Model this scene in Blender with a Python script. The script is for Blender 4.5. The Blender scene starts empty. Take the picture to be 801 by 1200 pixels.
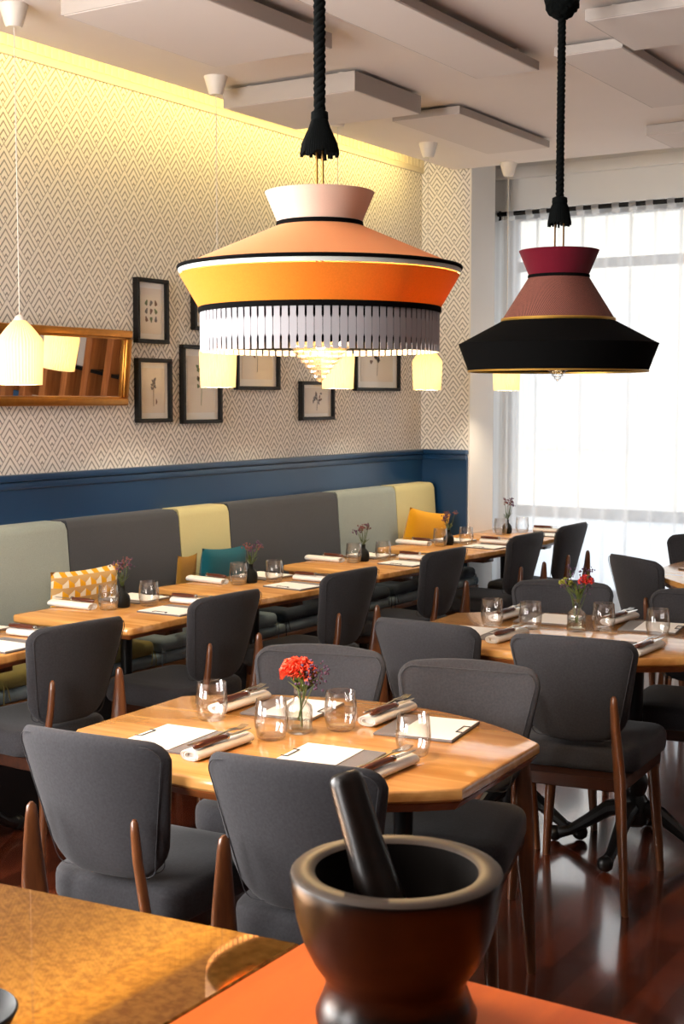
import bpy, bmesh, math, random
from mathutils import Vector, Matrix
random.seed(7)
PI = math.pi
S = bpy.context.scene
COL = S.collection
R = math.radians

# ------------------------------------------------------------------ materials
def srgb(r, g, b):
    f = lambda c: (c/255/12.92) if c/255 <= .04045 else ((c/255+.055)/1.055)**2.4
    return (f(r), f(g), f(b), 1)

class NT:
    def __init__(s, name):
        s.m = bpy.data.materials.new(name); s.m.use_nodes = True
        s.t = s.m.node_tree; s.n = s.t.nodes; s.l = s.t.links
        s.p = s.n['Principled BSDF']; s.out = s.n['Material Output']
    def new(s, typ, **kw):
        n = s.n.new(typ)
        for k, v in kw.items():
            if k.startswith('i_'):
                n.inputs[int(k[2:]) if k[2:].isdigit() else k[2:].replace('_', ' ')].default_value = v
            else: setattr(n, k, v)
        return n
    def link(s, a, b): s.l.new(a, b)
    def math(s, op, a, b=None, c=None):
        n = s.n.new('ShaderNodeMath'); n.operation = op
        for i, v in enumerate((a, b, c)):
            if v is None: continue
            if isinstance(v, (int, float)): n.inputs[i].default_value = v
            else: s.l.new(v, n.inputs[i])
        return n.outputs[0]
    def mix(s, fac, a, b):
        n = s.n.new('ShaderNodeMix'); n.data_type = 'RGBA'
        for k, v in ((0, fac), (6, a), (7, b)):
            if isinstance(v, (int, float, tuple)): n.inputs[k].default_value = v
            else: s.l.new(v, n.inputs[k])
        return n.outputs[2]
    def set(s, **kw):
        for k, v in kw.items(): s.p.inputs[k.replace('_', ' ')].default_value = v
    def bump(s, h, strength, dist=.002):
        b = s.n.new('ShaderNodeBump'); b.inputs['Strength'].default_value = strength
        b.inputs['Distance'].default_value = dist
        s.l.new(h, b.inputs['Height']); s.l.new(b.outputs[0], s.p.inputs['Normal'])

def plain(name, col, rough=.5, metal=0., spec=.5, coat=0., noise=0., nscale=60):
    k = NT(name); k.set(Base_Color=col, Roughness=rough, Metallic=metal, Specular_IOR_Level=spec, Coat_Weight=coat)
    if noise:
        tc = k.new('ShaderNodeTexCoord'); nz = k.new('ShaderNodeTexNoise', i_Scale=nscale, i_Detail=4.)
        k.link(tc.outputs['Object'], nz.inputs['Vector'])
        d = tuple(c*(1-noise) for c in col[:3])+(1,); b = tuple(min(1, c*(1+noise)) for c in col[:3])+(1,)
        k.link(k.mix(nz.outputs[0], d, b), k.p.inputs['Base Color'])
    return k.m

def fabric(name, col, var=.25, scale=420, rough=.9, spec=.2, bump=.25, translucent=0.):
    k = NT(name); k.set(Roughness=rough, Specular_IOR_Level=spec, Sheen_Weight=.12 if spec > .1 else 0.)
    tc = k.new('ShaderNodeTexCoord')
    mp = k.new('ShaderNodeMapping'); mp.inputs['Scale'].default_value = (1, 1, 1)
    k.link(tc.outputs['Object'], mp.inputs[0])
    nz = k.new('ShaderNodeTexNoise', i_Scale=float(scale), i_Detail=2.); k.link(mp.outputs[0], nz.inputs['Vector'])
    nz2 = k.new('ShaderNodeTexNoise', i_Scale=9., i_Detail=4.); k.link(mp.outputs[0], nz2.inputs['Vector'])
    d = tuple(c*(1-var) for c in col[:3])+(1,); b = tuple(min(1, c*(1+var)) for c in col[:3])+(1,)
    c1 = k.mix(nz.outputs[0], d, b)
    c2 = k.mix(k.math('MULTIPLY', nz2.outputs[0], .35), c1, d)
    k.link(c2, k.p.inputs['Base Color']); k.bump(nz.outputs[0], bump, .001)
    if translucent:
        tr = k.new('ShaderNodeBsdfTranslucent'); k.link(c2, tr.inputs[0])
        mx = k.new('ShaderNodeMixShader', i_0=translucent)
        k.link(k.p.outputs[0], mx.inputs[1]); k.link(tr.outputs[0], mx.inputs[2]); k.link(mx.outputs[0], k.out.inputs[0])
    return k.m

def wood(name, c1, c2, rough=.3, scale=(3, 40, 40), coat=0.3, grain=5., detail=6.):
    k = NT(name); k.set(Roughness=rough, Coat_Weight=coat, Coat_Roughness=.12)
    tc = k.new('ShaderNodeTexCoord'); mp = k.new('ShaderNodeMapping'); mp.inputs['Scale'].default_value = scale
    k.link(tc.outputs['Object'], mp.inputs[0])
    nz = k.new('ShaderNodeTexNoise', i_Scale=grain*.2, i_Detail=detail, i_Distortion=.6); k.link(mp.outputs[0], nz.inputs['Vector'])
    cr = k.new('ShaderNodeValToRGB'); cr.color_ramp.elements[0].position = .3; cr.color_ramp.elements[1].position = .7
    cr.color_ramp.elements[0].color = c1; cr.color_ramp.elements[1].color = c2
    k.link(nz.outputs[0], cr.inputs[0]); k.link(cr.outputs[0], k.p.inputs['Base Color'])
    k.bump(nz.outputs[0], .06, .001)
    return k.m

def emis(name, col, strength):
    k = NT(name); e = k.new('ShaderNodeEmission', i_0=col, i_1=strength); k.link(e.outputs[0], k.out.inputs[0]); return k.m

def thin_glass(name, tint=(1, 1, 1, 1), lo=.03, hi=.55, blend=.35, edge=False):
    k = NT(name)
    tr = k.new('ShaderNodeBsdfTransparent', i_0=tint); gl = k.new('ShaderNodeBsdfGlossy'); gl.inputs['Roughness'].default_value = .02
    lw = k.new('ShaderNodeLayerWeight', i_0=blend)
    f = k.math('MULTIPLY_ADD', lw.outputs['Facing'], hi-lo, lo)
    if edge: k.link(k.mix(k.math('POWER', lw.outputs['Facing'], 2.), tint, (.5, .46, .4, 1)), tr.inputs[0])
    mx = k.new('ShaderNodeMixShader'); k.link(f, mx.inputs[0]); k.link(tr.outputs[0], mx.inputs[1]); k.link(gl.outputs[0], mx.inputs[2])
    k.link(mx.outputs[0], k.out.inputs[0]); return k.m

def wallpaper(name):
    """nested upward chevrons in a diamond lattice, printed lines on cream paper"""
    k = NT(name); k.set(Roughness=.75, Specular_IOR_Level=.25)
    g = k.new('ShaderNodeNewGeometry'); sp = k.new('ShaderNodeSeparateXYZ'); k.link(g.outputs['Position'], sp.inputs[0])
    u = k.math('ADD', sp.outputs[0], sp.outputs[1])
    us = k.math('DIVIDE', u, .118); vs = k.math('DIVIDE', sp.outputs[2], .150)
    p = k.math('SUBTRACT', 1., k.math('FRACT', k.math('ADD', k.math('ADD', us, vs), 200.)))
    q = k.math('SUBTRACT', 1., k.math('FRACT', k.math('ADD', k.math('SUBTRACT', vs, us), 200.)))
    d = k.math('MINIMUM', p, q)
    st = k.math('FRACT', k.math('ADD', k.math('MULTIPLY', d, 4.6), .16))
    mr = k.new('ShaderNodeMapRange'); mr.inputs['From Min'].default_value = .26; mr.inputs['From Max'].default_value = .36
    k.link(st, mr.inputs['Value'])
    k.link(k.mix(mr.outputs[0], srgb(156, 152, 148), srgb(246, 241, 236)), k.p.inputs['Base Color'])
    return k.m

M = {}
M['paper_wall'] = wallpaper('chevron_wallpaper')
M['white_paint'] = plain('white_paint', srgb(232, 228, 222), .7, noise=.03, nscale=4)
M['dark_wall'] = plain('dark_wall_paint', srgb(52, 48, 46), .7)
M['ceiling'] = plain('ceiling_paint', srgb(240, 231, 225), .8, noise=.03, nscale=3)
M['baffle'] = fabric('baffle_fabric', srgb(226, 216, 209), .06, 300, bump=.1)
M['baffle_edge'] = plain('baffle_edge', srgb(178, 168, 160), .6)
M['frieze'] = plain('frieze_paint', srgb(238, 228, 208), .6)
M['blue'] = plain('blue_gloss_paint', srgb(20, 58, 96), .32, spec=.5, noise=.06, nscale=5)
M['chair_fabric'] = fabric('charcoal_tweed', srgb(56, 55, 58), .45, 170)
M['chair_wood'] = wood('walnut_chair_wood', srgb(80, 45, 25), srgb(126, 76, 42), .3, (30, 30, 3))
M['dark_wood'] = wood('dark_seat_frame', srgb(42, 24, 16), srgb(70, 38, 24), .35)
M['oak'] = wood('honey_tabletop', srgb(190, 130, 68), srgb(226, 170, 100), .12, (2, 22, 22), coat=.15)
M['oak_edge'] = wood('table_edge', srgb(120, 66, 30), srgb(160, 92, 44), .3, (3, 30, 30))
M['iron'] = plain('black_cast_iron', srgb(20, 19, 19), .35, spec=.5)
M['b_sage'] = fabric('sage_weave', srgb(148, 158, 154), .22, 300)
M['b_dark'] = fabric('graphite_weave', srgb(66, 69, 76), .3, 300)
M['b_cream'] = fabric('cream_weave', srgb(196, 188, 140), .12, 300)
M['olive'] = fabric('olive_cushion', srgb(136, 126, 70), .2, 300)
M['bluegrey'] = fabric('bluegrey_cushion', srgb(132, 150, 158), .2, 300)
M['navy'] = fabric('navy_cushion', srgb(44, 54, 66), .2, 300)
M['bench_wood'] = wood('bench_wood', srgb(126, 80, 44), srgb(164, 110, 62), .4, (30, 3, 30))
M['bench_dark'] = plain('bench_plinth', srgb(36, 34, 36), .6)
M['teal'] = fabric('teal_linen', srgb(8, 84, 98), .2, 350)
M['mustard'] = fabric('mustard_linen', srgb(226, 160, 26), .15, 350)
M['brownpillow'] = fabric('ochre_linen', srgb(150, 110, 40), .2, 350)
M['black'] = plain('black_lacquer', srgb(14, 12, 11), .5, spec=.3)
M['black_fabric'] = fabric('black_cotton', srgb(13, 13, 13), .3, 300, rough=.95, spec=.05)
M['rope'] = fabric('black_rope', srgb(9, 12, 12), .3, 300, spec=.08)
M['brass'] = plain('brass_rod', srgb(150, 112, 60), .3, 1.)
M['silver_trim'] = plain('silver_trim', srgb(214, 220, 214), .4)
M['gold_trim'] = plain('gold_trim', srgb(190, 150, 70), .35, .8)
M['collar_pink'] = fabric('blush_shade', srgb(226, 196, 178), .05, 400, bump=.1, translucent=.12)
M['peach'] = fabric('peach_shade', srgb(226, 148, 80), .06, 400, bump=.1, translucent=.12)
M['amber'] = fabric('amber_shade', srgb(224, 148, 46), .14, 260, bump=.15, translucent=.3)
M['slat'] = fabric('grey_slats', srgb(172, 170, 174), .05, 400, bump=.1)
M['burgundy'] = fabric('burgundy_shade', srgb(104, 9, 32), .15, 400, translucent=.1)
M['glass'] = thin_glass('tumbler_glass', edge=True)
M['pane'] = thin_glass('window_glass', lo=.03, hi=.4)
M['bulb'] = emis('bulb_filament', (1, .72, .34, 1), 9.)
M['white_plastic'] = plain('white_plastic', srgb(236, 228, 216), .45)
M['cord'] = plain('cord', srgb(226, 220, 208), .6)
M['print_paper'] = plain('print_paper', srgb(226, 214, 198), .12, spec=.5)
M['mat_board'] = plain('mat_board', srgb(238, 234, 228), .12)
M['ink_green'] = plain('ink_green', srgb(96, 112, 62), .3)
M['ink_grey'] = plain('ink_grey', srgb(104, 96, 92), .3)
M['ink_brown'] = plain('ink_brown', srgb(120, 84, 58), .3)
M['gilt'] = plain('gilt_frame', srgb(168, 112, 44), .32, .85, noise=.25, nscale=40)
M['mirror'] = plain('mirror_glass', (.92, .92, .92, 1), .01, 1.)
M['napkin'] = plain('napkin_linen', srgb(240, 236, 230), .85, noise=.04, nscale=80)
M['paper'] = plain('menu_paper', srgb(244, 240, 234), .7)
M['felt'] = fabric('menu_felt', srgb(112, 104, 100), .3, 400)
M['knife_wood'] = wood('knife_handle', srgb(66, 28, 16), srgb(112, 54, 30), .3, (4, 40, 40))
M['steel'] = plain('steel', srgb(205, 200, 194), .2, 1.)
M['vase_dark'] = plain('dark_vase', srgb(22, 23, 22), .5, spec=.2)
M['water'] = thin_glass('vase_water', tint=(.93, .95, .9, 1), lo=.02, hi=.3)
M['leaf'] = plain('leaf', srgb(88, 106, 48), .5, noise=.3, nscale=90)
M['stem'] = plain('stem', srgb(74, 90, 40), .5)
M['dried'] = plain('dried_flower', srgb(112, 66, 66), .7, noise=.4, nscale=90)
M['purple'] = plain('purple_flower', srgb(86, 58, 84), .7, noise=.4, nscale=90)
M['coral'] = plain('coral_petals', srgb(238, 92, 62), .55, noise=.15, nscale=120)
M['red'] = plain('red_petals', srgb(206, 52, 44), .55, noise=.2, nscale=120)
M['yellowgreen'] = plain('yellow_green_flower', srgb(150, 150, 60), .6, noise=.3, nscale=120)
M['mortar'] = wood('mortar_wood', srgb(10, 6, 4), srgb(24, 13, 7), .3, (9, 9, 50), coat=0.); M['mortar'].node_tree.nodes['Principled BSDF'].inputs['Specular IOR Level'].default_value = .28
M['mortar_rim'] = plain('mortar_rim', srgb(50, 36, 22), .5, noise=.2, nscale=60)
M['mortar_in'] = plain('mortar_inside', srgb(14, 9, 6), .85, spec=.1)
M['counter_wood'] = wood('counter_wood', srgb(176, 72, 18), srgb(208, 94, 28), .5, (14, 2, 14), coat=.0); M['counter_wood'].node_tree.nodes['Principled BSDF'].inputs['Specular IOR Level'].default_value = .1
M['counter_body'] = plain('counter_body', srgb(48, 34, 26), .5)
M['book_w'] = plain('book_white', srgb(220, 214, 204), .5)
M['book_r'] = plain('book_red', srgb(190, 60, 50), .5)
M['book_b'] = plain('book_blue', srgb(52, 92, 130), .5)
M['screen_wood'] = wood('screen_wood', srgb(170, 100, 52), srgb(212, 138, 80), .4, (30, 30, 3))
M['bounce_pavement'] = plain('pavement', srgb(214, 212, 208), .9, noise=.1, nscale=2)  # paving lightened so it bounces daylight up onto the ceiling
M['facade'] = plain('facade_render', srgb(236, 232, 222), .9, noise=.05, nscale=1)
M['facade_glass'] = plain('facade_glass', srgb(206, 208, 210), .5)

def lamp_glow():
    k = NT('ribbed_porcelain'); k.set(Base_Color=srgb(250, 238, 206), Roughness=.5)
    k.p.inputs['Emission Color'].default_value = (1., .72, .26, 1); k.p.inputs['Emission Strength'].default_value = .3
    tr = k.new('ShaderNodeBsdfTranslucent', i_0=srgb(255, 244, 222)); mx = k.new('ShaderNodeMixShader', i_0=.5)
    k.link(k.p.outputs[0], mx.inputs[1]); k.link(tr.outputs[0], mx.inputs[2]); k.link(mx.outputs[0], k.out.inputs[0])
    return k.m
M['porcelain'] = lamp_glow()

def diffuser_glass():
    k = NT('tiered_glass'); tr = k.new('ShaderNodeBsdfTransparent', i_0=(1, 1, 1, 1)); tl = k.new('ShaderNodeBsdfTranslucent', i_0=srgb(255, 236, 200)); gl = k.new('ShaderNodeBsdfGlossy'); gl.inputs['Roughness'].default_value = .05
    a = k.new('ShaderNodeMixShader', i_0=.012); k.link(tr.outputs[0], a.inputs[1]); k.link(tl.outputs[0], a.inputs[2])
    lw = k.new('ShaderNodeLayerWeight', i_0=.4); b = k.new('ShaderNodeMixShader'); k.link(lw.outputs['Facing'], b.inputs[0]); k.link(a.outputs[0], b.inputs[1]); k.link(gl.outputs[0], b.inputs[2]); k.link(b.outputs[0], k.out.inputs[0]); return k.m
M['diffuser'] = diffuser_glass()
def striped_mesh():
    k = NT('pinstripe_shade'); k.set(Roughness=.8)
    tc = k.new('ShaderNodeTexCoord'); sp = k.new('ShaderNodeSeparateXYZ'); k.link(tc.outputs['Object'], sp.inputs[0])
    a = k.math('ARCTAN2', sp.outputs[1], sp.outputs[0])
    st = k.math('FRACT', k.math('ADD', k.math('MULTIPLY', a, 34.), k.math('MULTIPLY', sp.outputs[2], 130.)))
    k.link(k.mix(k.math('GREATER_THAN', st, .5), srgb(44, 18, 16), srgb(150, 88, 72)), k.p.inputs['Base Color'])
    return k.m
M['pinstripe'] = striped_mesh()

def planks():
    k = NT('redwood_parquet'); k.set(Coat_Weight=1., Coat_Roughness=.1, Coat_IOR=1.6)
    tc = k.new('ShaderNodeTexCoord'); mp = k.new('ShaderNodeMapping'); mp.inputs['Rotation'].default_value = (0, 0, R(90))
    k.link(tc.outputs['Object'], mp.inputs[0])
    br = k.new('ShaderNodeTexBrick', i_Scale=1.); br.offset = .43
    br.inputs['Brick Width'].default_value = .62; br.inputs['Row Height'].default_value = .085
    br.inputs['Mortar Size'].default_value = .0012; br.inputs['Color1'].default_value = (0, 0, 0, 1); br.inputs['Color2'].default_value = (1, 1, 1, 1)
    br.inputs['Mortar'].default_value = (0, 0, 0, 1); k.link(mp.outputs[0], br.inputs['Vector'])
    m2 = k.new('ShaderNodeMapping'); m2.inputs['Scale'].default_value = (30, 3, 1); k.link(tc.outputs['Object'], m2.inputs[0])
    nz = k.new('ShaderNodeTexNoise', i_Scale=1.2, i_Detail=7., i_Distortion=.4); k.link(m2.outputs[0], nz.inputs['Vector'])
    base = k.mix(br.outputs['Color'], srgb(48, 21, 13), srgb(128, 58, 32))
    k.link(k.mix(k.math('MULTIPLY', nz.outputs[0], .45), base, srgb(46, 21, 14)), k.p.inputs['Base Color'])
    k.link(k.math('MULTIPLY_ADD', nz.outputs[0], .08, .2), k.p.inputs['Roughness'])
    k.bump(br.outputs['Fac'], -.25, .001)
    return k.m
M['planks'] = planks()

def copper():
    k = NT('polished_mottled_bronze'); k.set(Metallic=.85)
    tc = k.new('ShaderNodeTexCoord')
    nz = k.new('ShaderNodeTexNoise', i_Scale=110., i_Detail=5.); k.link(tc.outputs['Object'], nz.inputs['Vector'])
    cr = k.new('ShaderNodeValToRGB'); cr.color_ramp.elements[0].position = .38; cr.color_ramp.elements[1].position = .62
    cr.color_ramp.elements[0].color = srgb(160, 104, 42); cr.color_ramp.elements[1].color = srgb(196, 140, 66)
    k.link(nz.outputs[0], cr.inputs[0]); k.link(cr.outputs[0], k.p.inputs['Base Color'])
    k.set(Roughness=.035)
    return k.m
M['copper'] = copper()

def cube_pattern():
    """isometric tumbling-block print of the patterned cushion"""
    k = NT('tumbling_block_print'); k.set(Roughness=.85, Specular_IOR_Level=.2)
    tc = k.new('ShaderNodeTexCoord'); sp = k.new('ShaderNodeSeparateXYZ'); k.link(tc.outputs['Object'], sp.inputs[0])
    u = k.math('DIVIDE', sp.outputs[0], .062); v = k.math('DIVIDE', sp.outputs[2], .042)
    row = k.math('FLOOR', v); fv = k.math('FRACT', k.math('ADD', v, 40.))
    sh = k.math('MULTIPLY', k.math('MODULO', k.math('ADD', row, 40.), 2.), .5)
    fu = k.math('FRACT', k.math('ADD', k.math('ADD', u, sh), 40.))
    tri = k.math('ABSOLUTE', k.math('SUBTRACT', k.math('MULTIPLY', fu, 2.), 1.))
    top = k.math('GREATER_THAN', fv, k.math('MULTIPLY_ADD', tri, .45, .3))
    left = k.math('GREATER_THAN', fu, .5)
    a = k.mix(left, srgb(226, 164, 34), srgb(236, 224, 202))
    k.link(k.mix(top, a, srgb(196, 158, 104)), k.p.inputs['Base Color'])
    return k.m
M['cubes'] = cube_pattern()

def sheer():
    k = NT('white_sheer_voile')
    tr = k.new('ShaderNodeBsdfTransparent', i_0=(1, 1, 1, 1)); tl = k.new('ShaderNodeBsdfTranslucent', i_0=(.84, .85, .87, 1))
    df = k.new('ShaderNodeBsdfDiffuse', i_0=(.92, .92, .92, 1))
    a = k.new('ShaderNodeMixShader', i_0=.55); k.link(df.outputs[0], a.inputs[1]); k.link(tl.outputs[0], a.inputs[2])
    lw = k.new('ShaderNodeLayerWeight', i_0=.5)
    f = k.math('MULTIPLY_ADD', lw.outputs['Facing'], .42, .55)
    b = k.new('ShaderNodeMixShader'); k.link(f, b.inputs[0]); k.link(tr.outputs[0], b.inputs[1]); k.link(a.outputs[0], b.inputs[2])
    k.link(b.outputs[0], k.out.inputs[0]); return k.m
M['sheer'] = sheer()

def frosted():
    k = NT('frosted_glass'); tl = k.new('ShaderNodeBsdfTranslucent', i_0=(.9, .93, .97, 1)); tr = k.new('ShaderNodeBsdfTransparent', i_0=(.9, .93, .97, 1))
    mx = k.new('ShaderNodeMixShader', i_0=.6); k.link(tr.outputs[0], mx.inputs[1]); k.link(tl.outputs[0], mx.inputs[2]); k.link(mx.outputs[0], k.out.inputs[0]); return k.m
M['frosted'] = frosted()
# ------------------------------------------------------------------ mesh helpers
def obj(name, bm, mat, parent=None, smooth=35):
    me = bpy.data.meshes.new(name)
    bmesh.ops.recalc_face_normals(bm, faces=bm.faces)
    bm.to_mesh(me); bm.free()
    mats = mat if isinstance(mat, (list, tuple)) else [mat]
    for m in mats: me.materials.append(m)
    if smooth:
        me.polygons.foreach_set('use_smooth', [True]*len(me.polygons))
        me.set_sharp_from_angle(angle=R(smooth))
    o = bpy.data.objects.new(name, me); COL.objects.link(o)
    if parent: o.parent = parent
    return o

def thing(name, label, cat, loc=(0, 0, 0), rz=0., group=None):
    o = bpy.data.objects.new(name, None); COL.objects.link(o); o.empty_display_size = .1
    o.location = loc; o.rotation_euler = (0, 0, rz)
    return tag(o, label, cat, group)

def tag(o, label, cat, group=None, kind=None):
    o['label'] = label; o['category'] = cat
    if group: o['group'] = group
    if kind: o['kind'] = kind
    return o

def struct(name, bm, mat, smooth=35):
    o = obj(name, bm, mat, None, smooth); o['kind'] = 'structure'; return o

def dup(root, loc, rz, label, group=None):
    r = root.copy(); COL.objects.link(r); r.location = loc; r.rotation_euler = (0, 0, rz); r['label'] = label
    if group: r['group'] = group
    for ch in list(root.children):
        c = ch.copy(); COL.objects.link(c); c.parent = r
        for g in list(ch.children):
            d = g.copy(); COL.objects.link(d); d.parent = c
    return r

BM = bmesh.new
def box(bm, x0, x1, y0, y1, z0, z1, bev=0., seg=2, mat=0):
    ret = bmesh.ops.create_cube(bm, size=1.)
    vs = ret['verts']
    for v in vs:
        v.co = Vector((x0+(v.co.x+.5)*(x1-x0), y0+(v.co.y+.5)*(y1-y0), z0+(v.co.z+.5)*(z1-z0)))
    fs = set(f for v in vs for f in v.link_faces)
    for f in fs: f.material_index = mat
    if bev:
        es = list(set(e for v in vs for e in v.link_edges))
        bmesh.ops.bevel(bm, geom=es, offset=bev, segments=seg, profile=.5, affect='EDGES')
    return bm

def lathe(bm, prof, seg=48, c=(0, 0, 0), mat=0, closed=False, cap=False):
    rings = []
    for r, z in prof:
        if r < 1e-6: rings.append([bm.verts.new((c[0], c[1], c[2]+z))])
        else: rings.append([bm.verts.new((c[0]+r*math.cos(2*PI*i/seg), c[1]+r*math.sin(2*PI*i/seg), c[2]+z)) for i in range(seg)])
    pairs = list(zip(rings, rings[1:])) + ([(rings[-1], rings[0])] if closed else [])
    for a, b in pairs:
        for i in range(seg):
            j = (i+1) % seg
            if len(a) == 1 and len(b) == 1: continue
            if len(a) == 1: f = bm.faces.new((a[0], b[i], b[j]))
            elif len(b) == 1: f = bm.faces.new((a[i], a[j], b[0]))
            else: f = bm.faces.new((a[i], a[j], b[j], b[i]))
            f.material_index = mat
    if cap:
        for rg in (rings[0], rings[-1]):
            if len(rg) > 2: bm.faces.new(rg).material_index = mat
    return bm

def loft(bm, rings, cap=True, mat=0):
    rs = [[bm.verts.new(p) for p in r] for r in rings]; n = len(rs[0])
    for a, b in zip(rs, rs[1:]):
        for i in range(n):
            j = (i+1) % n; bm.faces.new((a[i], a[j], b[j], b[i])).material_index = mat
    if cap:
        bm.faces.new(rs[0]).material_index = mat; bm.faces.new(rs[-1]).material_index = mat
    return bm

def tube(bm, pts, rad, seg=8, mat=0, cap=True):
    pts = [Vector(p) for p in pts]; n = len(pts)
    rads = rad if isinstance(rad, (list, tuple)) else [rad]*n
    rings = []; ref = None
    for i, p in enumerate(pts):
        t = (pts[min(i+1, n-1)]-pts[max(i-1, 0)]).normalized()
        if ref is None:
            ref = t.orthogonal().normalized()
        ref = (ref - t*ref.dot(t))
        ref = ref.normalized() if ref.length > 1e-6 else t.orthogonal().normalized()
        b = t.cross(ref)
        rings.append([p+ref*rads[i]*math.cos(2*PI*k/seg)+b*rads[i]*math.sin(2*PI*k/seg) for k in range(seg)])
    return loft(bm, rings, cap, mat)

def inset_poly(pts, d):
    n = len(pts); out = []
    ar = sum(pts[i][0]*pts[(i+1) % n][1]-pts[(i+1) % n][0]*pts[i][1] for i in range(n))
    s = 1 if ar > 0 else -1
    for i in range(n):
        a, b, c = Vector(pts[i-1]), Vector(pts[i]), Vector(pts[(i+1) % n])
        e1, e2 = (b-a).normalized(), (c-b).normalized()
        n1, n2 = Vector((-e1.y, e1.x))*s, Vector((-e2.y, e2.x))*s
        m = (n1+n2); m = m.normalized() if m.length > 1e-6 else n1
        out.append(b+m*d/max(.4, m.dot(n1)))
    return [(v.x, v.y) for v in out]

def slab(bm, pts, prof, mat=0):
    """prof: list of (inset, z): outline lofted through insets"""
    return loft(bm, [[(x, y, z) for x, y in inset_poly(pts, d)] for d, z in prof], True, mat)

def rrect(w0, w1, y0, y1, r, n=5):
    """rounded trapezoid outline: half width w0 at y0, w1 at y1"""
    pts = []
    for (cx, cy, a0) in ((w0-r, y0+r, -90), (w1-r, y1-r, 0), (-(w1-r), y1-r, 90), (-(w0-r), y0+r, 180)):
        for i in range(n+1):
            a = R(a0+90*i/n); pts.append((cx+r*math.cos(a), cy+r*math.sin(a)))
    return pts

def rounded_prof(z0, z1, r, n=4):
    p = [(r*(1-math.sin(PI/2*i/n)), z0+r*(1-math.cos(PI/2*i/n))) for i in range(n+1)]
    q = [(r*(1-math.cos(PI/2*i/n)), z1-r*(1-math.sin(PI/2*i/n))) for i in range(n+1)]
    return p+q

def rot2(p, a): return (p[0]*math.cos(a)-p[1]*math.sin(a), p[0]*math.sin(a)+p[1]*math.cos(a))

# ------------------------------------------------------------------ the room
CZ = 2.883
WL = -4.02
bm = BM(); box(bm, -4.2, 2.7, -.7, 8.15, -.1, 0); struct('floor', bm, M['planks'])
ly0, ly1, lz0, lz1 = -.3, 1.7, .9, 2.55
bm = BM(); box(bm, -4.2, WL, ly1, 8.15, 0, 3.2); box(bm, -4.2, WL, -.7, ly0, 0, 3.2); box(bm, -4.2, WL, ly0, ly1, 0, lz0); box(bm, -4.2, WL, ly0, ly1, lz1, 3.2); struct('wall_left', bm, M['paper_wall'])
# pier closing the wallpapered wall
bm = BM(); box(bm, WL, -3.702, 7.284, 7.6, 0, 3.2); struct('wall_pier', bm, M['paper_wall'])
# window wall with the wide opening
bm = BM()
box(bm, -4.2, -3.82, 7.98, 8.15, 0, 3.2); box(bm, -3.82, 2.2, 7.98, 8.15, 0, .30); box(bm, -3.82, 2.2, 7.98, 8.15, 2.74, 3.2); box(bm, 2.2, 2.6, 7.98, 8.15, 0, 3.2)
struct('wall_window', bm, M['white_paint'])
bm = BM(); box(bm, 2.5, 2.7, -.5, 8.15, 0, 3.2); struct('wall_right', bm, M['dark_wall'])
bm = BM()
bx0, bx1, bz0, bz1 = -3.5, -1.9, .95, 2.6
YB = -.5
box(bm, -4.2, bx0, YB-.2, YB, 0, 3.2); box(bm, bx1, 2.7, YB-.2, YB, 0, 3.2); box(bm, bx0, bx1, YB-.2, YB, 0, bz0); box(bm, bx0, bx1, YB-.2, YB, bz1, 3.2)
struct('wall_back', bm, M['dark_wall'])
bm = BM(); box(bm, -3.702, -3.690, 7.284, 7.6, 0, 3.2); struct('trim_4', bm, M['white_paint'])
bm = BM(); box(bm, -4.2, 2.7, -.7, 8.15, 3.2, 3.3); struct('ceiling', bm, M['ceiling'])
bm = BM(); box(bm, -3.765, 2.5, -.5, 7.2, CZ, CZ+.06, .003, 1); struct('ceiling_dropped', bm, M['ceiling'])
# frieze board above the wallpaper (ribbed) and its bead
bm = BM(); box(bm, WL, WL+.012, -.5, 7.284, 2.925, 3.2)
y = 2.0
while y < 7.26:
    box(bm, WL+.012, WL+.016, y, y+.022, 2.925, 3.19); y += .04
box(bm, WL, WL+.013, -.5, 7.284, 2.892, 2.925, .004)
struct('trim_1', bm, M['frieze'])
# wainscot
bm = BM(); box(bm, WL, WL+.02, ly1, 7.284, 0, 1.2); box(bm, WL, WL+.02, -.5, ly1, 0, lz0)
box(bm, WL, WL+.04, ly1, 7.284, 1.222, 1.25, .006); box(bm, WL, WL+.03, ly1, 7.284, 1.19, 1.222, .008)
box(bm, WL, -3.70, 7.264, 7.284, 0, 1.2); box(bm, WL, -3.695, 7.244, 7.284, 1.222, 1.25, .006); box(bm, WL, -3.70, 7.254, 7.284, 1.19, 1.222, .006)
struct('trim_2', bm, M['blue'])
bm = BM(); box(bm, -4.02, 2.5, 7.94, 7.98, 2.93, 3.0, .008); box(bm, -3.80, -3.77, 7.95, 7.98, 0, 2.93, .004); struct('trim_3', bm, M['white_paint'])
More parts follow.
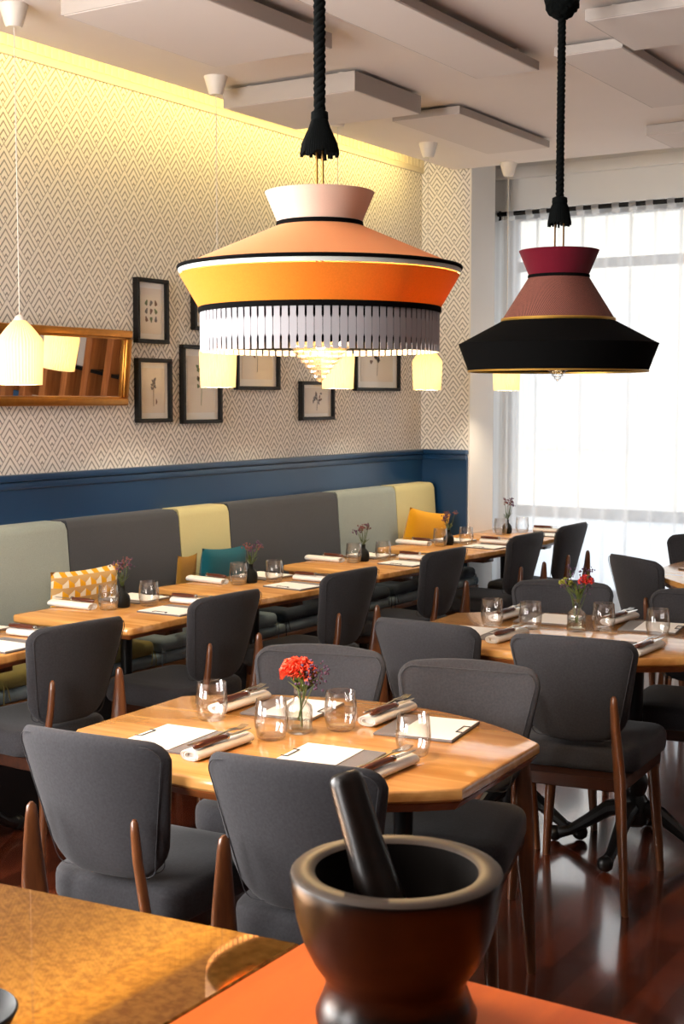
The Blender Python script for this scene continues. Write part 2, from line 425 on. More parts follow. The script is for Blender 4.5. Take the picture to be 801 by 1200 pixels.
# window
wt = bpy.data.objects.new('window_1', None); COL.objects.link(wt); wt['kind'] = 'structure'
bm = BM()
for (a, b, c, d) in ((-3.82, 2.2, .30, .36), (-3.82, 2.2, .80, .87), (-3.82, 2.2, 2.68, 2.74), (-3.82, -3.75, .36, 2.68), (2.13, 2.2, .36, 2.68), (-3.75, 2.13, 2.36, 2.42)):
    box(bm, a, b, 8.05, 8.11, c, d, .006)
for x in (-1.95, -.5, .85): box(bm, x, x+.07, 8.05, 8.11, .36, 2.68, .006)
o = obj('window_frame', bm, plain('window_frame_paint', srgb(186, 190, 196), .4), wt); o['kind'] = 'structure'
bm = BM(); box(bm, -3.75, 2.13, 8.075, 8.08, .87, 2.68); o = obj('window_pane', bm, M['pane'], wt); o['kind'] = 'structure'
bm = BM(); box(bm, -3.75, 2.13, 8.075, 8.08, .36, .80); o = obj('added_frosted_pane', bm, M['frosted'], wt); o['kind'] = 'structure'  # lower glazing added to let daylight brighten the foot of the curtain
bm = BM(); box(bm, -3.86, 2.24, 7.94, 8.06, .26, .30, .006); o = obj('window_sill', bm, M['white_paint'], wt); o['kind'] = 'structure'
w2 = bpy.data.objects.new('window_2', None); COL.objects.link(w2); w2['kind'] = 'structure'
bm = BM()
for (a, b, c, d) in ((bx0, bx1, bz0, bz0+.06), (bx0, bx1, bz1-.06, bz1), (bx0, bx0+.06, bz0, bz1), (bx1-.06, bx1, bz0, bz1), (-2.73, -2.67, bz0, bz1)):
    box(bm, a, b, YB-.14, YB-.08, c, d, .006)
o = obj('window_frame', bm, M['white_paint'], w2); o['kind'] = 'structure'
bm = BM(); box(bm, bx0+.06, bx1-.06, YB-.112, YB-.108, bz0+.06, bz1-.06); o = obj('window_pane', bm, M['pane'], w2); o['kind'] = 'structure'
w3 = bpy.data.objects.new('window_3', None); COL.objects.link(w3); w3['kind'] = 'structure'
bm = BM()
for (a, b, c, d) in ((ly0, ly1, lz0, lz0+.06), (ly0, ly1, lz1-.06, lz1), (ly0, ly0+.06, lz0, lz1), (ly1-.06, ly1, lz0, lz1), (.47, .53, lz0, lz1)):
    box(bm, -4.14, -4.08, a, b, c, d, .006)
o = obj('window_frame', bm, M['white_paint'], w3); o['kind'] = 'structure'
bm = BM(); box(bm, -4.112, -4.108, ly0+.06, ly1-.06, lz0+.06, lz1-.06); o = obj('window_pane', bm, M['pane'], w3); o['kind'] = 'structure'
# street outside
bm = BM(); box(bm, -30, 30, 8.15, 40, -.25, -.1); struct('ground_street', bm, M['bounce_pavement'])
bm = BM(); box(bm, -20, 14, 17, 18, -.1, 4.6); struct('exterior_facade', bm, M['facade'])
bm = BM()
for i in range(9): box(bm, -18+i*3.4, -16.4+i*3.4, 16.95, 17.0, .9, 2.8)
struct('exterior_windows', bm, M['facade_glass'])

# ------------------------------------------------------------------ acoustic ceiling panels
panels = [(-3.22, -2.70, 3.39, 4.22, 2.80, .055, 'pale ceiling baffle in the upper left, before the pale pendant rose'),
          (-3.61, -2.95, 4.78, 5.33, 2.79, .078, 'thick pale ceiling baffle with square grey end, behind the thick black rope'),
          (-2.51, -2.24, 3.70, 4.99, 2.82, .035, 'long thin ceiling baffle between the two rope lamps'),
          (-3.25, -2.90, 5.60, 6.60, 2.835, .035, 'thin ceiling baffle above the two farthest pendant cords'),
          (-1.84, -1.25, 4.47, 4.94, 2.83, .04, 'wide ceiling baffle at the top right corner beside the rope pompom'),
          (-2.13, -1.86, 4.88, 5.96, 2.835, .035, 'narrow long ceiling baffle behind the right rope lamp'),
          (-2.36, -1.70, 6.53, 6.93, 2.83, .05, 'ceiling baffle nearest the curtained window, cut by right edge')]
for x0, x1, y0, y1, z0, t, lab in panels:
    r = thing('acoustic_panel', lab, 'ceiling panel', ((x0+x1)/2, (y0+y1)/2, z0), 0, 'acoustic ceiling baffles')
    hx, hy = (x1-x0)/2, (y1-y0)/2
    bm = BM(); box(bm, -hx+.004, hx-.004, -hy+.004, hy-.004, 0, t*.5, .003, 1); obj('face_board', bm, M['baffle'], r)
    bm = BM()
    for (a, b, c, d) in ((-hx, hx, -hy, -hy+.02), (-hx, hx, hy-.02, hy), (-hx, -hx+.02, -hy+.02, hy-.02), (hx-.02, hx, -hy+.02, hy-.02)): box(bm, a, b, c, d, .002, t)
    obj('edge_frame', bm, M['baffle_edge'], r)
    bm = BM()
    for sx in (-.7, .7):
        for sy in (-.8, .8): lathe(bm, [(.012, t*.5), (.012, CZ-z0)], 12, (hx*sx, hy*sy, 0), cap=True)
    obj('standoff', bm, M['white_plastic'], r)

# ------------------------------------------------------------------ chairs
def back_mesh():
    bm = BM(); NU, NV = 20, 18
    z0, z1, w0, w1, rc, T = .505, .832, .148, .199, .040, .021
    zs = [.5-.5*math.cos(PI*i/NV) for i in range(NV+1)]
    def row(v):
        z = z0+(z1-z0)*v; w = w0+(w1-w0)*min(1, v*1.15)
        d = min(z-z0, z1-z); r = rc if v > .5 else rc*2.2
        if d < r: w -= r-math.sqrt(max(0, r*r-(r-d)**2))
        return z, w
    F, B = [], []
    for v in zs:
        z, w = row(v); fr, br = [], []
        for i in range(NU+1):
            u = -math.cos(PI*i/NU); x = u*w
            vv = 2*v-1
            th = T*math.sqrt(max(0, 1-abs(u)**7))*math.sqrt(max(0, 1-abs(vv)**9))
            yc = -.215-(z-z0)*.27+.045*(x/.2)**2
            zz = z+.012*(1-(x/.2)**2)*(v > .5)*(v-.5)*2
            fr.append((x, yc+th, zz)); br.append((x, yc-th, zz))
        F.append(fr); B.append(br)
    def grid(G):
        V = [[bm.verts.new(p) for p in r] for r in G]
        for a, b in zip(V, V[1:]):
            for i in range(NU): bm.faces.new((a[i], a[i+1], b[i+1], b[i]))
    grid(F); grid(B)
    bmesh.ops.remove_doubles(bm, verts=bm.verts, dist=.0004)
    bmesh.ops.dissolve_degenerate(bm, edges=bm.edges, dist=.0002)
    return bm

def welt(off):
    """raised seam following the rim of the backrest"""
    bm = BM(); pts = []
    z0, z1, w0, w1, rc = .505, .832, .148, .199, .040
    n = 60
    out = rrect(w0, w1, z0, z1, rc, 8)
    out = inset_poly(out, .012)
    for x, z in out:
        v = (z-z0)/(z1-z0); yc = -.215-(z-z0)*.27+.045*(x/.2)**2
        pts.append((x, yc+off, z+.012*(1-(x/.2)**2)*(v > .5)*(v-.5)*2))
    pts.append(pts[0]); tube(bm, pts, .0013, 6); return bm

def rear_leg(s):
    """blade set square to the curve of the back: its rear edge points outwards"""
    bm = BM(); rings = []; ca, sa = math.cos(R(38)), math.sin(R(38))
    for z, x, y, dp, hw in ((.672, .138, -.299, .004, .004), (.664, .138, -.299, .011, .008), (.64, .139, -.298, .0145, .010), (.58, .142, -.294, .020, .0112), (.50, .148, -.284, .027, .012), (.42, .153, -.272, .032, .012), (.30, .159, -.270, .027, .0115), (.15, .168, -.272, .0195, .0105), (0, .177, -.276, .013, .0095)):
        ring = []
        for k in range(12):
            a = 2*PI*k/12; c, sn = math.cos(a), math.sin(a)
            ex = math.copysign(abs(c)**.7, c)*hw; ey = math.copysign(abs(sn)**.7, sn)*dp
            ring.append((s*(x+ex*ca-ey*sa), y+ex*sa+ey*ca, z))
        rings.append(ring)
    return loft(bm, rings)

def front_leg(s):
    bm = BM(); rings = []
    for z, x, y_, r in ((.40, .165, .145, .021), (.30, .172, .152, .0195), (.15, .183, .164, .0165), (0, .194, .176, .0125)):
        rings.append([(s*(x+r*math.cos(2*PI*k/12)), y_+r*1.1*math.sin(2*PI*k/12), z) for k in range(12)])
    return loft(bm, rings)

def make_chair():
    t = thing('dining_chair', 'x', 'chair', (0, 0, 0), 0, 'charcoal upholstered dining chairs')
    bm = BM(); out = rrect(.19, .213, -.205, .20, .07, 6)
    slab(bm, out, rounded_prof(.408, .492, .026, 4)+[(.05, .4955), (.064, .496)]); obj('seat', bm, M['chair_fabric'], t, 50)
    bm = BM(); tube(bm, [(x, y, .4745) for x, y in inset_poly(out, .006)]+[(inset_poly(out, .006)[0][0], inset_poly(out, .006)[0][1], .4745)], .003, 6); obj('seat_piping', bm, M['chair_fabric'], t, 60)
    b = obj('backrest', back_mesh(), M['chair_fabric'], t, 60)
    obj('back_piping', welt(-.0175), M['chair_fabric'], b, 60); obj('back_piping', welt(.0165), M['chair_fabric'], b, 60)
    bm = BM(); slab(bm, rrect(.165, .195, -.262, .175, .04, 5), [(.004, .37), (0, .374), (0, .409)]); obj('seat_frame', bm, M['dark_wood'], t)
    for s in (-1, 1): obj('rear_leg', rear_leg(s), M['chair_wood'], t, 50)
    for s in (-1, 1): obj('front_leg', front_leg(s), M['chair_wood'], t, 50)
    return t

PROTO = {}
def place_chair(cx, cy, deg, label):
    """cx, cy: middle of the top of the backrest; deg: heading, 0 = facing the window"""
    a = R(deg); ox, oy = rot2((0, .27), a); loc = (cx+ox, cy+oy, 0)
    if 'chair' not in PROTO:
        t = make_chair(); PROTO['chair'] = t; t.location = loc; t.rotation_euler = (0, 0, a); t['label'] = label
    else: t = dup(PROTO['chair'], loc, a, label)
    return t

chairs = [(-2.0, 2.155, 4.6, 'charcoal dining chair with its back to us, left of two at the front table'),
          (-1.507, 2.205, 9, 'charcoal dining chair directly behind the mortar, back to us at the front table'),
          (-2.115, 3.25, 194, 'charcoal dining chair behind the coral carnation, far side of front table'),
          (-1.65, 3.27, 191, 'charcoal dining chair facing us across the front table, right of carnation'),
          (-2.10, 3.83, -2, 'charcoal dining chair with back to us, at left end of the second bow-sided table'),
          (-1.585, 3.815, 8, 'large charcoal dining chair back to us at the second bow-sided table, right side'),
          (-2.095, 4.95, 194, 'charcoal dining chair facing us behind the red and purple posy'),
          (-1.545, 4.985, 188, 'charcoal dining chair facing us at far right of the second bow-sided table'),
          (-3.03, 3.23, 83, 'charcoal dining chair nearest the left edge, facing the banquette'),
          (-3.02, 4.01, 86, 'charcoal dining chair at the banquette table with the patterned cushion'),
          (-3.0, 4.85, 86, 'charcoal dining chair at the banquette table beside the teal cushion'),
          (-3.035, 5.76, 87, 'charcoal dining chair at the fourth banquette table from the left'),
          (-3.03, 6.68, 88, 'charcoal dining chair at the banquette table before the mustard cushion'),
          (-3.04, 7.33, 89, 'charcoal dining chair standing nearest the curtain at the last banquette table'),
          (-2.165, 5.915, -34, 'charcoal dining chair tucked at the round table by the curtain'),
          (-2.19, 7.07, 195, 'charcoal dining chair behind the far right table, against the curtain')]
for c in chairs: place_chair(*c)

# ------------------------------------------------------------------ tables
def bow_outline(hl=.515, he=.215, hm=.42, n=14):
    sag = hm-he; Rr = (hl*hl+sag*sag)/(2*sag); a0 = math.asin(hl/Rr); cy = hm-Rr
    top = [(Rr*math.sin(a0-2*a0*i/n), cy+Rr*math.cos(a0-2*a0*i/n)) for i in range(n+1)]
    bot = [(-x, -y) for x, y in top]
    return top+bot

def pedestal(bm_col, x, y):
    lathe(bm_col, [(.09, .715), (.09, .705), (.03, .69), (.024, .62), (.022, .44), (.024, .40), (.034, .385), (.036, .36), (.028, .34), (.024, .32), (.024, .28), (.04, .26), (.046, .235), (.04, .21), (.034, .195), (.05, .17), (.052, .10), (.03, .085), (.0, .08)], 24, (x, y, 0))
def claw(x, y, ang):
    bm = BM(); c, s = math.cos(ang), math.sin(ang)
    tube(bm, [(x+c*d, y+s*d, z) for d, z in ((.03, .15), (.09, .135), (.16, .085), (.22, .045), (.265, .03), (.295, .03))], [.032, .028, .022, .018, .022, .012], 10)
    ret = bmesh.ops.create_icosphere(bm, subdivisions=2, radius=.028, matrix=Matrix.Translation((x+c*.275, y+s*.275, .028)))
    return bm

def make_bow_table(label, loc, deg):
    t = thing('dining_table', label, 'table', loc, R(deg), 'bow-sided dining tables')
    o = bow_outline()
    bm = BM(); slab(bm, o, [(.004, .722), (0, .727), (0, .744), (.003, .7485), (.006, .75)]); tt = obj('tabletop', bm, M['oak'], t)
    bm = BM(); slab(bm, o, [(.05, .700), (.02, .7), (.006, .718), (.012, .7235)]); obj('edge_moulding', bm, M['oak_edge'], tt)
    bm = BM(); box(bm, -.36, .36, -.05, .05, .668, .702, .004); box(bm, -.30, -.22, -.22, .22, .672, .700, .004); box(bm, .22, .30, -.22, .22, .672, .700, .004); obj('cross_rail', bm, M['chair_wood'], t)
    for x in (-.245, .225):
        bm = BM(); pedestal(bm, x, .085); p = obj('pedestal', bm, M['iron'], t)
        for k in ((0, 110, 250) if x < 0 else (0, 97, 190, 268)): obj('claw_foot', claw(x, .085, R(k)), M['iron'], p)
    return t
FT = (-1.785, 2.66, 0); FA = 2.5
MT = (-1.825, 4.345, 0); MA = 2.5
make_bow_table('bow-sided wooden table at the front, laid for four around a coral carnation', FT, FA)
make_bow_table('bow-sided wooden table at right, laid for four around the red and purple posy', MT, MA)

# far right table, rounded
t = thing('round_table', 'round wooden table at the right edge in front of the curtain', 'table', (-1.31, 6.42, 0))
bm = BM(); lathe(bm, [(0, .722), (.856, .722), (.86, .727), (.86, .744), (.857, .749), (.85, .75), (0, .75)], 96); tt = obj('tabletop', bm, M['oak'], t)
bm = BM(); lathe(bm, [(.80, .70), (.84, .70), (.854, .72), (.84, .7235), (.80, .7235)], 96, closed=True); obj('edge_moulding', bm, M['oak_edge'], tt)
bm = BM(); pedestal(bm, 0, 0); p = obj('pedestal', bm, M['iron'], t)
for k in range(4): obj('claw_foot', claw(0, 0, R(45+90*k)), M['iron'], p)

# banquette tables
wall_tables = [(3.07, 0, 'banquette table cut by the left edge, its corner behind the nearest side chair'),
               (3.94, 0, 'banquette table with the geometric patterned cushion behind it'),
               (4.77, -6, 'banquette table in front of the teal cushion'),
               (5.72, -4, 'banquette table in front of the widest dark grey back panel'),
               (6.62, -6, 'banquette table in front of the mustard cushion'),
               (7.38, 0, 'last banquette table, against the white curtain')]
WX = -3.44
def make_wall_table(label, loc, deg):
    t = thing('banquette_table', label, 'table', loc, R(deg), 'rectangular tables along the banquette')
    o = rrect(.295, .295, -.335, .335, .035, 5)
    bm = BM(); slab(bm, o, [(.004, .722), (0, .727), (0, .744), (.003, .7485), (.006, .75)]); tt = obj('tabletop', bm, M['oak'], t)
    bm = BM(); slab(bm, o, [(.06, .704), (.03, .704), (.018, .7235)]); obj('edge_moulding', bm, M['oak_edge'], tt)
    bm = BM(); box(bm, -.22, .22, -.05, .05, .676, .705, .004); obj('cross_rail', bm, M['chair_wood'], t)
    bm = BM(); pedestal(bm, -.115, .11); p = obj('pedestal', bm, M['iron'], t)
    for k in range(2): obj('claw_foot', claw(-.115, .11, R(90+180*k)), M['iron'], p)
    return t
wt0 = None
for cy, deg, lab in wall_tables:
    if wt0 is None: wt0 = make_wall_table(lab, (WX, cy, 0), R(deg))
    else: dup(wt0, (WX, cy, 0), R(deg), lab)

# ------------------------------------------------------------------ banquette
bq = thing('banquette', 'long upholstered banquette along the blue panelled wall', 'bench', (WL+.02, 5, 0))
Y0, Y1 = -1.3, 2.24
bm = BM(); box(bm, 0, .36, Y0-1.4, Y1-.02, 0, .43); obj('plinth', bm, M['bench_dark'], bq)
bm = BM(); box(bm, 0, .40, Y0-1.4, Y1, .43, .455, .004); obj('wood_rail', bm, M['bench_wood'], bq)
bm = BM(); box(bm, .02, .405, Y0-1.4, Y1, .455, .505, .018, 3); obj('seat_pad', bm, M['bluegrey'], bq, 50)
panes = [(2.3, 3.30, 'b_dark'), (3.30, 4.085, 'b_sage'), (4.085, 4.80, 'b_dark'), (4.80, 5.175, 'b_cream'), (5.175, 6.135, 'b_dark'), (6.135, 6.755, 'b_sage'), (6.755, 7.22, 'b_cream')]
names = {'b_sage': 'sage grey back panel', 'b_dark': 'dark graphite back panel', 'b_cream': 'cream yellow back panel'}
for a, b, m in panes:
    bm = BM(); rings = []
    for x, z, d in ((.0, .50, .0), (.12, .50, .012), (.138, .52, .004), (.142, .56, 0), (.125, .80, 0), (.108, 1.02, 0), (.100, 1.045, .004), (.086, 1.055, .012), (.0, 1.055, .012)):
        rings.append((x, z, d))
    A = [bm.verts.new((x, a-5+.003+d, z)) for x, z, d in rings]; B = [bm.verts.new((x, b-5-.003-d, z)) for x, z, d in rings]
    for i in range(len(A)-1): bm.faces.new((A[i], A[i+1], B[i+1], B[i]))
    bm.faces.new(A); bm.faces.new(B)
    bmesh.ops.bevel(bm, geom=[e for e in bm.edges if len(e.link_faces) == 2 and e.calc_face_angle(0) > R(50)], offset=.008, segments=3, affect='EDGES')
    o = obj('back_panel', bm, M[m], bq, 40); o['label'] = names[m]

seat_c = [(2.5, 3.40, 'olive', 'olive seat cushion on the banquette at the left edge'), (3.42, 4.28, 'olive', 'olive seat cushion on the banquette under the patterned cushion table'),
          (4.30, 5.16, 'bluegrey', 'blue grey seat cushion with ties, under the teal cushion table'), (5.20, 6.20, 'navy', 'dark navy seat cushion under the fourth banquette table'),
          (6.22, 7.20, 'navy', 'dark navy tied seat cushion at the curtain end of the banquette')]
for a, b, m, lab in seat_c:
    t = thing('seat_cushion', lab, 'cushion', (WL+.30, (a+b)/2, .5055), 0, 'loose seat cushions on the banquette')
    h = (b-a)/2
    bm = BM(); slab(bm, rrect(.115, .115, -h, h, .03, 4), rounded_prof(0, .058, .022, 4)+[(.026, .0595)])
    bmesh.ops.translate(bm, verts=bm.verts, vec=(.012, 0, 0)); obj('pad', bm, M[m], t, 50)
    for s in (-1, 1):
        bm = BM(); tube(bm, [(.118, s*(h-.02), .03), (.128, s*(h-.015), .015), (.132, s*(h-.008), -.02), (.13, s*(h-.012), -.06)], .002, 5)
        tube(bm, [(.118, s*(h-.02), .03), (.13, s*(h-.03), .01), (.134, s*(h-.04), -.035)], .002, 5)
        obj('tie_string', bm, M[m], t, 60)

def pillow(name, label, w, h, th, mat, loc, rz, lean, roll=0.):
    bm = BM(); N = 16; V = {}
    for s in (-1, 1):
        for i in range(N+1):
            for j in range(N+1):
                u = -1+2*i/N; v = -1+2*j/N
                k = (1-u**4)*(1-v**4); x = u*w/2*(1-.06*(1-v*v)*abs(u)); z = v*h/2*(1-.08*(1-u*u)*abs(v))
                if k < 1e-6 and s == 1: V[(s, i, j)] = V[(-1, i, j)]
                else: V[(s, i, j)] = bm.verts.new((x, s*th/2*k**.5, z))
        for i in range(N):
            for j in range(N): bm.faces.new((V[(s, i, j)], V[(s, i+1, j)], V[(s, i+1, j+1)], V[(s, i, j+1)]))
    o = obj(name, bm, mat, None, 60); o.location = loc; o.rotation_euler = (lean, roll, rz)
    return tag(o, label, 'cushion', 'scatter cushions on the banquette')
pillow('scatter_cushion', 'yellow and white geometric block patterned cushion on the banquette', .40, .30, .075, M['cubes'], (-3.815, 4.09, .725), R(90), R(6))
pillow('scatter_cushion', 'teal cushion leaning on the banquette behind the third table', .34, .30, .075, M['teal'], (-3.812, 5.01, .725), R(90), R(6), R(2))
pillow('scatter_cushion', 'ochre cushion mostly hidden behind the teal cushion', .14, .28, .03, M['brownpillow'], (-3.838, 4.775, .72), R(90), R(6))
pillow('scatter_cushion', 'bright mustard cushion at the curtain end of the banquette', .38, .32, .08, M['mustard'], (-3.79, 6.91, .755), R(80), R(10), R(9))

# ------------------------------------------------------------------ table ware
def make_glass():
    bm = BM(); lathe(bm, [(0, .002), (.028, 0), (.033, .004), (.0395, .03), (.0405, .045), (.036, .095), (.0352, .0955), (.0345, .095), (.0388, .045), (.0375, .03), (.031, .010), (0, .008)], 36)
    o = obj('tumbler', bm, M['glass'], None, 60); return tag(o, 'x', 'glass', 'stemless tumblers on the tables')
def make_menu():
    t = thing('menu_board', 'x', 'menu', group='felt menu boards with white sheets')
    bm = BM(); box(bm, -.10, .10, -.105, .105, 0, .006, .0015, 1); obj('felt_board', bm, M['felt'], t)
    bm = BM(); box(bm, -.097, .045, -.10, .10, .0062, .0075); p = obj('menu_sheet', bm, M['paper'], t)
    bm = BM(); tube(bm, [(-.099, -.03, .009), (-.083, -.03, .009), (-.083, .03, .009), (-.099, .03, .009)], .0012, 6); obj('wire_clip', bm, M['black'], t, 60)
    bm = BM(); random.seed(3)
    for i in range(4): box(bm, .0, .05, .05-.006*i, .053-.006*i, .0075, .0078)
    return t, bm
def make_menu_clean():
    t, bm = make_menu(); bm.free(); return t
def make_napkin():
    """linen folded into a flat roll: outer skin, plus the coiled layers showing at both ends"""
    bm = BM(); n = 28; hw, hh = .027, .0125
    def ell(k, sx):
        return [(sx, math.copysign(abs(math.cos(2*PI*i/n))**.8, math.cos(2*PI*i/n))*hw*k, hh+math.sin(2*PI*i/n)*hh*k) for i in range(n)]
    L = .105
    loft(bm, [ell(.5, -L+.012), ell(.54, -L+.001), ell(.66, -L+.001), ell(.68, -L+.008), ell(.73, -L+.008), ell(.75, -L), ell(.86, -L), ell(.88, -L+.006), ell(.91, -L+.006), ell(.93, -L-.001), ell(1, -L+.001), ell(1, L-.001), ell(.93, L+.001), ell(.91, L-.006), ell(.88, L-.006), ell(.86, L), ell(.75, L), ell(.73, L-.008), ell(.68, L-.008), ell(.66, L-.001), ell(.54, L-.001), ell(.5, L-.012)])
    o = obj('rolled_napkin', bm, M['napkin'], None, 50); return tag(o, 'x', 'napkin', 'rolled linen napkins')
def make_knife():
    t = thing('steak_knife', 'x', 'knife', group='wooden handled knives on the napkins')
    bm = BM(); loft(bm, [[(x, .0085*w*math.cos(2*PI*k/10)+dy, .0075*w*math.sin(2*PI*k/10)+.008) for k in range(10)] for x, w, dy in ((-.105, .3, .0), (-.10, .9, 0), (-.06, 1.1, .002), (-.02, 1, .003), (.012, .8, 0))]); obj('handle', bm, M['knife_wood'], t, 60)
    bm = BM(); loft(bm, [[(x, -.008*w, .008), (x, .006*w, .0088), (x, .006*w, .0072)] for x, w in ((.014, .8), (.05, 1), (.085, .7), (.105, .1))]); obj('blade', bm, M['steel'], t)
    bm = BM(); lathe(bm, [(.0078, 0), (.0085, .003), (.0078, .008)], 12, cap=True); bmesh.ops.rotate(bm, verts=bm.verts, cent=(0, 0, 0), matrix=Matrix.Rotation(PI/2, 3, 'Y')); bmesh.ops.translate(bm, verts=bm.verts, vec=(.008, 0, .008)); obj('bolster', bm, M['steel'], t, 60)
    return t
def make_fork():
    t = thing('dinner_fork', 'x', 'fork', group='forks on the napkins')
    bm = BM(); loft(bm, [[(x, -w, z), (x, w, z), (x, w*.8, z+.002), (x, -w*.8, z+.002)] for x, w, z in ((-.10, .005, .004), (-.05, .004, .004), (.0, .003, .006), (.035, .0032, .009), (.05, .009, .010), (.065, .0105, .008))]); obj('handle', bm, M['steel'], t)
    for k in range(4):
        bm = BM(); yy = -.0085+.0057*k
        loft(bm, [[(x, yy-w, z), (x, yy+w, z), (x, yy+w, z+.0018), (x, yy-w, z+.0018)] for x, w, z in ((.064, .0018, .008), (.085, .0014, .007), (.105, .0007, .012))]); obj('tine', bm, M['steel'], t)
    return t
PR = {}
def put(kind, maker, loc, rz, label):
    if kind not in PR:
        o = maker(); PR[kind] = o; o.location = loc; o.rotation_euler = (0, 0, rz); o['label'] = label; return o
    return dup(PR[kind], loc, rz, label)

TZ = .7502
def setting(base, ba, mx, my, mdeg, nx, ny, ndeg, where, fork=True, flip=False):
    """base: table origin and angle; menu and napkin positions in table coordinates"""
    def W(x, y, z):
        p = rot2((x, y), R(ba)); return (base[0]+p[0], base[1]+p[1], z)
    put('menu', make_menu_clean, W(mx, my, TZ), R(ba+mdeg), 'grey felt menu board with white sheet, ' + where)
    put('napkin', make_napkin, W(nx, ny, TZ), R(ba+ndeg), 'rolled white napkin under cutlery, ' + where)
    c, s = math.cos(R(ndeg)), math.sin(R(ndeg))
    side = 1 if not flip else -1
    kx, ky = nx-s*-.014*side, ny+c*-.014*side
    put('knife', make_knife, W(kx, ky, TZ+.0252), R(ba+ndeg-2), 'brown handled knife lying on the napkin, ' + where)
    if fork: put('fork', make_fork, W(nx-s*.012*side+c*.012, ny+c*.012*side+s*.012, TZ+.0252), R(ba+ndeg-3), 'steel fork beside the napkin, ' + where)

def loc_in(T, A, p):
    x, y = p[0]-T[0], p[1]-T[1]; return rot2((x, y), R(-A))
# (menu centre world, menu heading, napkin centre world, napkin heading)
S4 = [((-2.01, 2.465), 2, (-1.87, 2.44), 88, 'front table, place nearest left'),
      ((-1.615, 2.50), 4, (-1.452, 2.475), 86, 'front table, place nearest the mortar'),
      ((-1.96, 2.875), 186, (-2.10, 2.835), 88, 'front table, far side left of carnation'),
      ((-1.565, 2.875), 186, (-1.705, 2.925), 88, 'front table, far side right of carnation')]
shift = (MT[0]-FT[0], MT[1]-FT[1])
for (m, md, n, nd, wh) in S4:
    a = loc_in(FT, FA, m); b = loc_in(FT, FA, n)
    setting(FT, FA, a[0], a[1], md, b[0], b[1], nd, wh)
S4b = [((-2.08, 4.155), 2, (-1.94, 4.12), 84, 'second table, place nearest left'),
       ((-1.63, 4.155), 4, (-1.468, 4.14), 86, 'second table, place nearest right'),
       ((-1.985, 4.56), 184, (-2.13, 4.53), 84, 'second table, far side left of posy'),
       ((-1.605, 4.59), 186, (-1.75, 4.66), 82, 'second table, far side right of posy')]
for (m, md, n, nd, wh) in S4b:
    a = loc_in(MT, MA, m); b = loc_in(MT, MA, n)
    setting(MT, MA, a[0], a[1], md, b[0], b[1], nd, wh)
for (p, lab) in (((-2.072, 2.678), 'empty tumbler at the left of the front table'), ((-1.835, 2.60), 'empty tumbler just left of the carnation vase'),
                 ((-1.742, 2.76), 'empty tumbler just right of the carnation vase'), ((-1.476, 2.645), 'empty tumbler at the right of the front table'),
                 ((-2.106, 4.343), 'empty tumbler leftmost on the second bow-sided table'), ((-1.961, 4.349), 'empty tumbler second from left on the second bow-sided table'),
                 ((-1.735, 4.46), 'empty tumbler just right of the red posy'), ((-1.53, 4.43), 'empty tumbler rightmost on the second bow-sided table')):
    put('glass', make_glass, (p[0], p[1], TZ), 0, lab)
tn = ['leftmost wall table', 'wall table by patterned cushion', 'wall table by teal cushion', 'fourth wall table', 'wall table by mustard cushion', 'wall table against curtain']
for i, (cy, deg, lab) in enumerate(wall_tables):
    B = (WX, cy)
    setting(B, deg, .175, .06, 90, .13, .24, 4, tn[i]+', chair side', True)
    if i < 5: setting(B, deg, -.16, .215, -90, -.215, -.085, 180, tn[i]+', banquette side', False)
    for (dx, dy, s) in ((-.065, -.045, 'nearer'), (.0, .115, 'farther')):
        p = rot2((dx, dy), R(deg)); put('glass', make_glass, (B[0]+p[0], B[1]+p[1], TZ), 0, 'empty tumbler on the %s, %s of its pair' % (tn[i], s))
put('menu', make_menu_clean, (-1.93, 6.30, TZ), R(60), 'grey felt menu board with white sheet on the round table')

# ------------------------------------------------------------------ flowers
def sprig(bm, base, top, n, r, mat, spread, leafmat=None):
    tube(bm, [base, [(base[i]+top[i])/2+random.uniform(-.004, .004) for i in range(3)], top], .0013, 5, 1)
    for i in range(n):
        p = Vector(top)+Vector((random.gauss(0, spread), random.gauss(0, spread), random.gauss(0, spread*1.1)))
        bmesh.ops.create_icosphere(bm, subdivisions=1, radius=r*random.uniform(.6, 1.2), matrix=Matrix.Translation(p))
        for f in bm.faces[-20:]: f.material_index = mat
def leafs(bm, base, n, L, mat):
    for i in range(n):
        a = random.uniform(0, 2*PI); t = random.uniform(.5, 1.)
        d = Vector((math.cos(a)*.75, math.sin(a)*.75, t)).normalized(); s = d.cross(Vector((0, 0, 1))).normalized()*L*.11
        b = Vector(base)+Vector((0, 0, random.uniform(-.01, .02)))
        vs = [bm.verts.new(b), bm.verts.new(b+d*L*.5+s), bm.verts.new(b+d*L), bm.verts.new(b+d*L*.5-s+Vector((0, 0, .002)))]
        f = bm.faces.new(vs); f.material_index = mat
def dark_vase(loc, label, seed, h=.07):
    random.seed(seed)
    t = thing('bud_vase', label, 'vase', loc, 0, 'dark bud vases on the banquette tables')
    bm = BM(); lathe(bm, [(0, 0), (.024, 0), (.0285, .006), (.0295, .03), (.027, .045), (.017, .058), (.0105, .064), (.0095, .078), (.012, .083), (.009, .083), (.007, .07), (0, .05)], 28); obj('bottle', bm, M['vase_dark'], t, 60)
    bm = BM()
    for k in range(7):
        a = random.uniform(0, 2*PI); d = random.uniform(.008, .04)
        sprig(bm, (0, 0, .07), (d*math.cos(a), d*math.sin(a), h+.085+random.uniform(-.015, .02)), 12, .0042, 0 if k % 3 else 2, .008)
    leafs(bm, (0, 0, .085), 8, .045, 1)
    obj('sprigs', bm, [M['dried'], M['stem'], M['purple']], t, 60)
